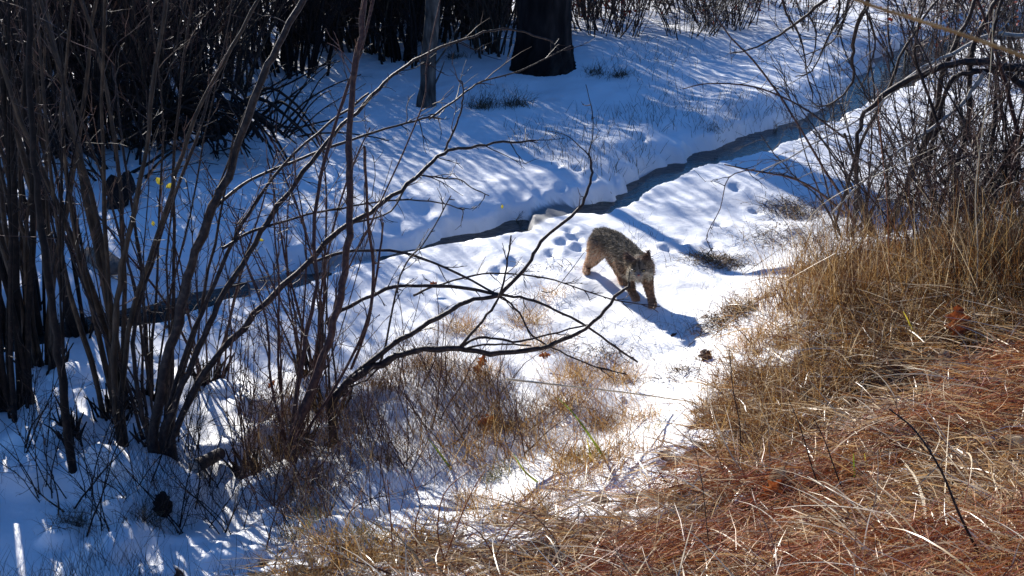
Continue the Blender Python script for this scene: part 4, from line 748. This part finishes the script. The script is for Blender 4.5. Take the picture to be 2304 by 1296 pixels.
# ------------------------------------------------------------------ the bobcat
def cat():
    pw = Vector(G(1467, 690)); hf = Vector(G(1318, 614))
    S = []
    def ch(js, n=10, sq=(1, 1, 1)):
        for (a, ra), (b, rb) in zip(js[:-1], js[1:]):
            for i in range(n+1): t = i/n; S.append((a.lerp(b, t), ra+(rb-ra)*t, sq))
    Yf, Yl, Yh, Yk = pw.y, G(1430, 676).y, hf.y, G(1400, 636).y
    rump = P(1358, 538, Yh-.12); loin = P(1383, 545, Yh-.24); ribs = P(1408, 570, Yh-.40); shd = P(1424, 590, Yf+.18); neck = P(1436, 590, Yf+.10); head = P(1440, 600, Yf-.02)
    ch([(rump, .086), (loin, .080), (ribs, .093), (shd, .098), (neck, .078), (head, .072)])
    ch([(P(1364, 550, Yh-.14), .074), (P(1395, 567, Yh-.36), .078), (P(1415, 600, Yf+.17), .078)])
    # head: skull, cheeks, muzzle
    ch([(head, .078), (P(1439, 611, Yf-.05), .066)], 4); ch([(P(1424, 613, Yf-.04), .038), (P(1419, 622, Yf-.02), .022)], 4); ch([(P(1456, 612, Yf-.04), .038), (P(1461, 621, Yf-.02), .022)], 4)
    ch([(P(1438, 616, Yf-.08), .036), (P(1437, 623, Yf-.125), .026)], 5); ch([(P(1437, 628, Yf-.10), .02), (P(1437, 620, Yf-.07), .03)], 4)
    # legs
    g = lambda px, py, y, dz=.0: Vector((P(px, py, y).x, y, h1(P(px, py, y).x, y)+dz))
    ch([(P(1450, 600, Yf+.14), .07), (P(1457, 632, Yf+.06), .040), (P(1463, 664, Yf+.03), .028), (g(1466, 686, Yf+.01, .035), .030), (g(1468, 690, Yf-.03, .022), .030)])
    ch([(P(1414, 606, Yl+.04), .062), (P(1416, 636, Yl+.05), .038), (P(1422, 657, Yl+.02), .028), (g(1427, 671, Yl, .035), .029), (g(1431, 674, Yl-.04, .022), .029)])
    ch([(P(1350, 548, Yh-.12), .092), (P(1341, 570, Yh-.08), .066), (P(1333, 584, Yh-.02), .046), (P(1325, 594, Yh+.04), .036), (P(1320, 604, Yh+.01), .030), (g(1318, 612, Yh-.01, .022), .028), (g(1321, 615, Yh-.05, .018), .024)])
    ch([(P(1378, 560, Yh-.22), .075), (P(1388, 590, Yk-.08), .055), (P(1394, 606, Yk-.06), .040), (P(1392, 612, Yk+.06), .030), (P(1398, 624, Yk+.02), .030), (g(1401, 632, Yk-.02, .02), .028)])
    ch([(P(1343, 522, Yh), .028), (P(1337, 540, Yh+.05), .022), (P(1335, 552, Yh+.05), .016)], 5)
    # ears: flat cones
    for (b0, b1, tip) in (((1413, 594), (1427, 586), (1407, 566)), ((1448, 583), (1462, 590), (1461, 561))):
        A = P(*b0, Yf-.06); B = P(*b1, Yf-.07); T = P(*tip, Yf-.03)
        for i in range(9):
            for j in range(5): t = i/8; S.append((A.lerp(B, j/4).lerp(T, t), .010*(1-t)+.0065, (1, .7, 1)))
    # toes
    for c in (g(1468, 690, Yf-.05, .016), g(1431, 674, Yl-.06, .016)):
        for k in (-1.5, -.5, .5, 1.5): S.append((c+Vector((k*.013, -.006*(2-abs(k)), 0)), .0125, (1, 1.3, 1)))
    base_v = []; base_q = []; import bmesh
    tmp = bmesh.new(); bmesh.ops.create_icosphere(tmp, subdivisions=2, radius=1); vv = np.array([v.co[:] for v in tmp.verts]); ff = np.array([[v.index for v in f.verts] for f in tmp.faces]); tmp.free()
    V = []; Q = []; n = 0
    for c, r, sq in S: V.append(vv*r*np.array(sq)+np.array(c)); Q.append(ff+n); n += len(vv)
    org = Vector((float((pw.x+hf.x)/2), float((pw.y+hf.y)/2), h1((pw.x+hf.x)/2, (pw.y+hf.y)/2)))
    me_ = np_mesh('tmp', np.concatenate(V)-np.array(org), np.concatenate(Q)); ob = bpy.data.objects.new('tmp', me_); C.objects.link(ob)
    mo = ob.modifiers.new('r', 'REMESH'); mo.mode = 'VOXEL'; mo.voxel_size = .007; m2 = ob.modifiers.new('s', 'SMOOTH'); m2.iterations = 6; m2.factor = .5
    dg = bpy.context.evaluated_depsgraph_get(); body = bpy.data.meshes.new_from_object(ob.evaluated_get(dg)); bpy.data.objects.remove(ob)
    e = thing('bobcat', org, 'grizzled brown bobcat striding over sunlit snow, head lowered, looking at camera', 'bobcat')
    e['_local'] = 1
    nv = len(body.vertices); co = np.zeros(nv*3, np.float32); body.vertices.foreach_get('co', co); co = co.reshape(-1, 3); no = np.zeros(nv*3, np.float32); body.vertices.foreach_get('normal', no); no = no.reshape(-1, 3)
    O = np.array(org); hd = np.array(head)-O; nose = np.array(P(1437, 623, Yf-.125))-O
    axis = np.array(shd-rump); axis /= np.linalg.norm(axis)
    def colour(p, nrm, rnd):
        w = p+O; z = w[:, 2]-hgt(w[:, 0], w[:, 1]); n_ = len(p); c = np.zeros((n_, 3))
        top = np.array((.22, .185, .135)); side = np.array((.3, .2, .12)); org_ = np.array((.60, .33, .18)); cream = np.array((.80, .70, .56)); dark = np.array((.03, .022, .018))
        f = (sm(.10, .36, z)*(1-.6*sm(.3, -.6, nrm[:, 0]*1.0+.0)*sm(.36, .22, z)))[:, None]; c[:] = org_*(1-f)+top*f  # low orange coat, strengthened on left-facing fur for sunlit snow bounce
        s = (p-(np.array(rump)-O))@axis; st = sm(.56, .74, vn(s*26+4*vn(p[:, 2]*9, p[:, 0]*9, 60), p[:, 2]*9, 61))[:, None]*.75
        up = sm(-.1, .7, nrm[:, 2])[:, None]; c = c*(1-up*.35) + np.array((.10, .082, .065))*up*.35
        c = c*(1-st)+dark*st
        mo_ = vn(p[:, 0]*95+s*30, p[:, 2]*95+p[:, 1]*60, 64)[:, None]; bk = sm(.14, .26, z)[:, None]; c = c*(1-bk) + c*bk*(.55+.9*mo_) + np.array((.20, .19, .165))*bk*sm(.62, .8, mo_)*.35
        under = (sm(-.3, -.85, nrm[:, 2])*sm(.10, .2, z))[:, None]; c = c*(1-under)+cream*under
        leg = (z < .20) & (z > .03); bar = sm(.05, .6, np.sin(p[:, 2]*150+7*vn(p[:, 0]*45, p[:, 1]*45+p[:, 2]*20, 62)))[:, None]*.62*np.where(s[:, None] > .25, .9, .35); c = np.where(leg[:, None], c*(1-bar)+dark*1.2*bar, c)
        fl_ = ((s > .25) & (z < .26))[:, None]*.45; c = c*(1-fl_)+np.array((.22, .15, .10))*fl_*(1-bar) + dark*fl_*bar
        pl = ((s < .16) & (nrm[:, 0] < .2))[:, None]*sm(.36, .2, z)[:, None]*.8; c = c*(1-pl)+np.array((.78, .50, .32))*pl  # orange hind fur, painted brighter where it faces the sunlit snow
        # head
        dh = np.linalg.norm(p-hd, axis=1); inh = (dh < .16) & ((w[:, 1]) < Yf+.02) & (z > .14)
        q = p-hd; dn = np.linalg.norm(p-nose, axis=1)
        hc = np.array((.27, .215, .15))*np.ones((n_, 3)); ck = (sm(.03, .055, np.abs(q[:, 0]))*sm(.01, -.03, q[:, 2]))[:, None]; hc = hc*(1-ck*.7)+np.array((.56, .50, .39))*ck*.7
        ek = np.exp(-((np.abs(q[:, 0])-.032)/.016)**2-((q[:, 2]+.020)/.010)**2)[:, None]; hc = hc*(1-ek*.7)+np.array((.66, .58, .44))*ek*.8
        ear = (sm(.055, .075, q[:, 2]))[:, None]; hc = hc*(1-ear)+np.array((.16, .10, .07))*ear
        er = np.exp(-((q[:, 0]+.085)/.016)**2-((q[:, 2]+.008)/.016)**2)[:, None]; hc = hc*(1-er)+np.array((.72, .62, .45))*er
        fs = (sm(.55, .7, vn(q[:, 0]*70, q[:, 2]*14, 63))*sm(-.01, .03, q[:, 2])*sm(.075, .05, q[:, 2]))[:, None]; hc = hc*(1-fs*.7)+dark*fs*.7
        mz = sm(.05, .03, dn)[:, None]; hc = hc*(1-mz)+np.array((.46, .38, .29))*mz
        c = np.where(inh[:, None], hc, c)
        k = rnd[:, None]; c = np.where(k < .24, c*.3, np.where(k > .86, c*1.9+.06, c*(.75+.4*k)))
        return np.clip(c, .008, .8)
    def skin(name):
        m = bpy.data.materials.new(name); m.use_nodes = True; nt = m.node_tree; b = nt.nodes['Principled BSDF']; a = nt.nodes.new('ShaderNodeAttribute'); a.attribute_name = 'coat'
        nt.links.new(a.outputs[0], b.inputs['Base Color']); b.inputs['Roughness'].default_value = .75; b.inputs['Specular IOR Level'].default_value = .2; return m, nt, b, a
    cb = colour(co, no, rng.uniform(.3, .7, nv))*.8; at = body.color_attributes.new('coat', 'FLOAT_COLOR', 'POINT'); at.data.foreach_set('color', np.c_[cb, np.ones(nv)].astype(np.float32).ravel())
    sm_, _, _, _ = skin('bobcat hide'); bo = link('body', body, sm_); bo.parent = e
    from mathutils.bvhtree import BVHTree
    bv = BVHTree.FromPolygons([Vector(c) for c in co], [tuple(p.vertices) for p in body.polygons])
    def surf(px, py):
        d_ = Vector(ray(px, py)).normalized(); h_ = bv.ray_cast(Vector((0, 0, H))-org, d_); return h_[0], d_
    # coat
    area = np.array([p.area for p in body.polygons]); cen = np.array([p.center[:] for p in body.polygons]); pn = np.array([p.normal[:] for p in body.polygons])
    N = 42000; k = rng.choice(len(area), N, p=area/area.sum())
    for ex, ey in ((1427, 609), (1448, 608.5), (1437, 619)):
        c_, _d = surf(ex, ey)
        if c_ is not None: k = k[np.linalg.norm(cen[k]-np.array(c_), axis=1) > .018]
    N = len(k); root = cen[k]+rng.normal(0, .003, (N, 3)); nr = pn[k]
    w = root+O; z = w[:, 2]-hgt(w[:, 0], w[:, 1]); flow = -axis[None]+np.array((0, 0, -.5))[None]*np.ones((N, 1))
    lg = z < .2; flow[lg] = np.array((0, 0, -1.)); hm = np.linalg.norm(root-hd, axis=1) < .10; fl = root[hm]-nose; fl /= np.linalg.norm(fl, axis=1)[:, None]+1e-6; flow[hm] = fl
    flow -= nr*np.sum(flow*nr, 1)[:, None]; flow /= np.linalg.norm(flow, axis=1)[:, None]+1e-6
    d = flow*.85+nr*rng.uniform(.15, .6, N)[:, None]+rng.normal(0, .16, (N, 3)); d /= np.linalg.norm(d, axis=1)[:, None]
    L = np.where(hm, .010, np.where(z < .07, .008, np.where(lg, .014, .026)))*rng.uniform(.6, 1.3, N)
    L = np.where(hm & (np.linalg.norm(root-nose, axis=1) > .075) & (root[:, 2] < hd[2]-.01), .024, L)
    wv_ = np.cross(d, rng.normal(0, 1, (N, 3))); wv_ /= np.linalg.norm(wv_, axis=1)[:, None]; hw_ = rng.uniform(.0008, .0017, N)[:, None]
    p0 = root-nr*.001; p1 = root+d*L[:, None]*.55; p2 = root+d*L[:, None]-np.array((0, 0, 1))*L[:, None]*.15
    V = np.stack([p0-wv_*hw_, p0+wv_*hw_, p1+wv_*hw_*.7, p1-wv_*hw_*.7, p2+wv_*hw_*.15, p2-wv_*hw_*.15], 1).reshape(-1, 3)
    i = np.arange(N)[:, None]*6; Q = np.concatenate([i+np.array([[0, 1, 2, 3]]), i+np.array([[3, 2, 4, 5]])])
    fm = np_mesh('fur', V, Q); cc = np.repeat(colour(root, nr, rng.random(N)), 6, 0); at = fm.color_attributes.new('coat', 'FLOAT_COLOR', 'POINT'); at.data.foreach_set('color', np.c_[cc, np.ones(len(cc))].astype(np.float32).ravel())
    m, nt, b_, a = skin('bobcat fur'); tr = nt.nodes.new('ShaderNodeBsdfTranslucent'); mx = nt.nodes.new('ShaderNodeMixShader'); mx.inputs[0].default_value = .25
    nt.links.new(a.outputs[0], tr.inputs[0]); nt.links.new(b_.outputs[0], mx.inputs[1]); nt.links.new(tr.outputs[0], mx.inputs[2]); nt.links.new(mx.outputs[0], nt.nodes['Material Output'].inputs[0])
    fo = link('fur', fm, m, None, False); fo.parent = e; fo['kind'] = 'stuff'
    # eyes and nose
    em = mat('amber eye', [(0, (.30, .19, .05)), (1, (.42, .30, .10))], .15, .6, 40, 0); bl = mat('black rim', [(0, (.01, .008, .007)), (1, (.02, .015, .012))], .3, .5, 40, 0); nm = mat('nose leather', [(0, (.22, .07, .05)), (1, (.32, .11, .08))], .45, .4, 60, .2)
    def ball(c, r, sq, mt, nme, par):
        mb_ = MB(); V = []; 
        for ii in range(7):
            for jj in range(10): a_ = PI*ii/6; c_ = 2*PI*jj/10; V.append((math.sin(a_)*math.cos(c_)*r*sq[0], math.sin(a_)*math.sin(c_)*r*sq[1], math.cos(a_)*r*sq[2]))
        mb_.raw(np.array(V)+np.array(c), [(ii*10+jj, ii*10+(jj+1) % 10, (ii+1)*10+(jj+1) % 10, (ii+1)*10+jj) for ii in range(6) for jj in range(10)])
        o = mb_.build(nme, mt); o.parent = par; return o
    for px, py in ((1427, 609), (1448, 608.5)):
        c, d_ = surf(px, py)
        if c is None: continue
        rim = ball(c-d_*.000, .0145, (1.35, .8, .75), bl, 'eyelid', e); eye = ball(c-d_*.0065, .0088, (1.1, .8, .7), em, 'eye', e); ball(c-d_*.0120, .0042, (.7, .6, 1), bl, 'pupil', eye)
    c, d_ = surf(1437, 619)
    if c is not None: ball(c-d_*.002, .010, (1.2, .7, .75), nm, 'nose', e)
    return e
cat()
for o in bpy.data.objects:
    if '_local' in o: del o['_local']
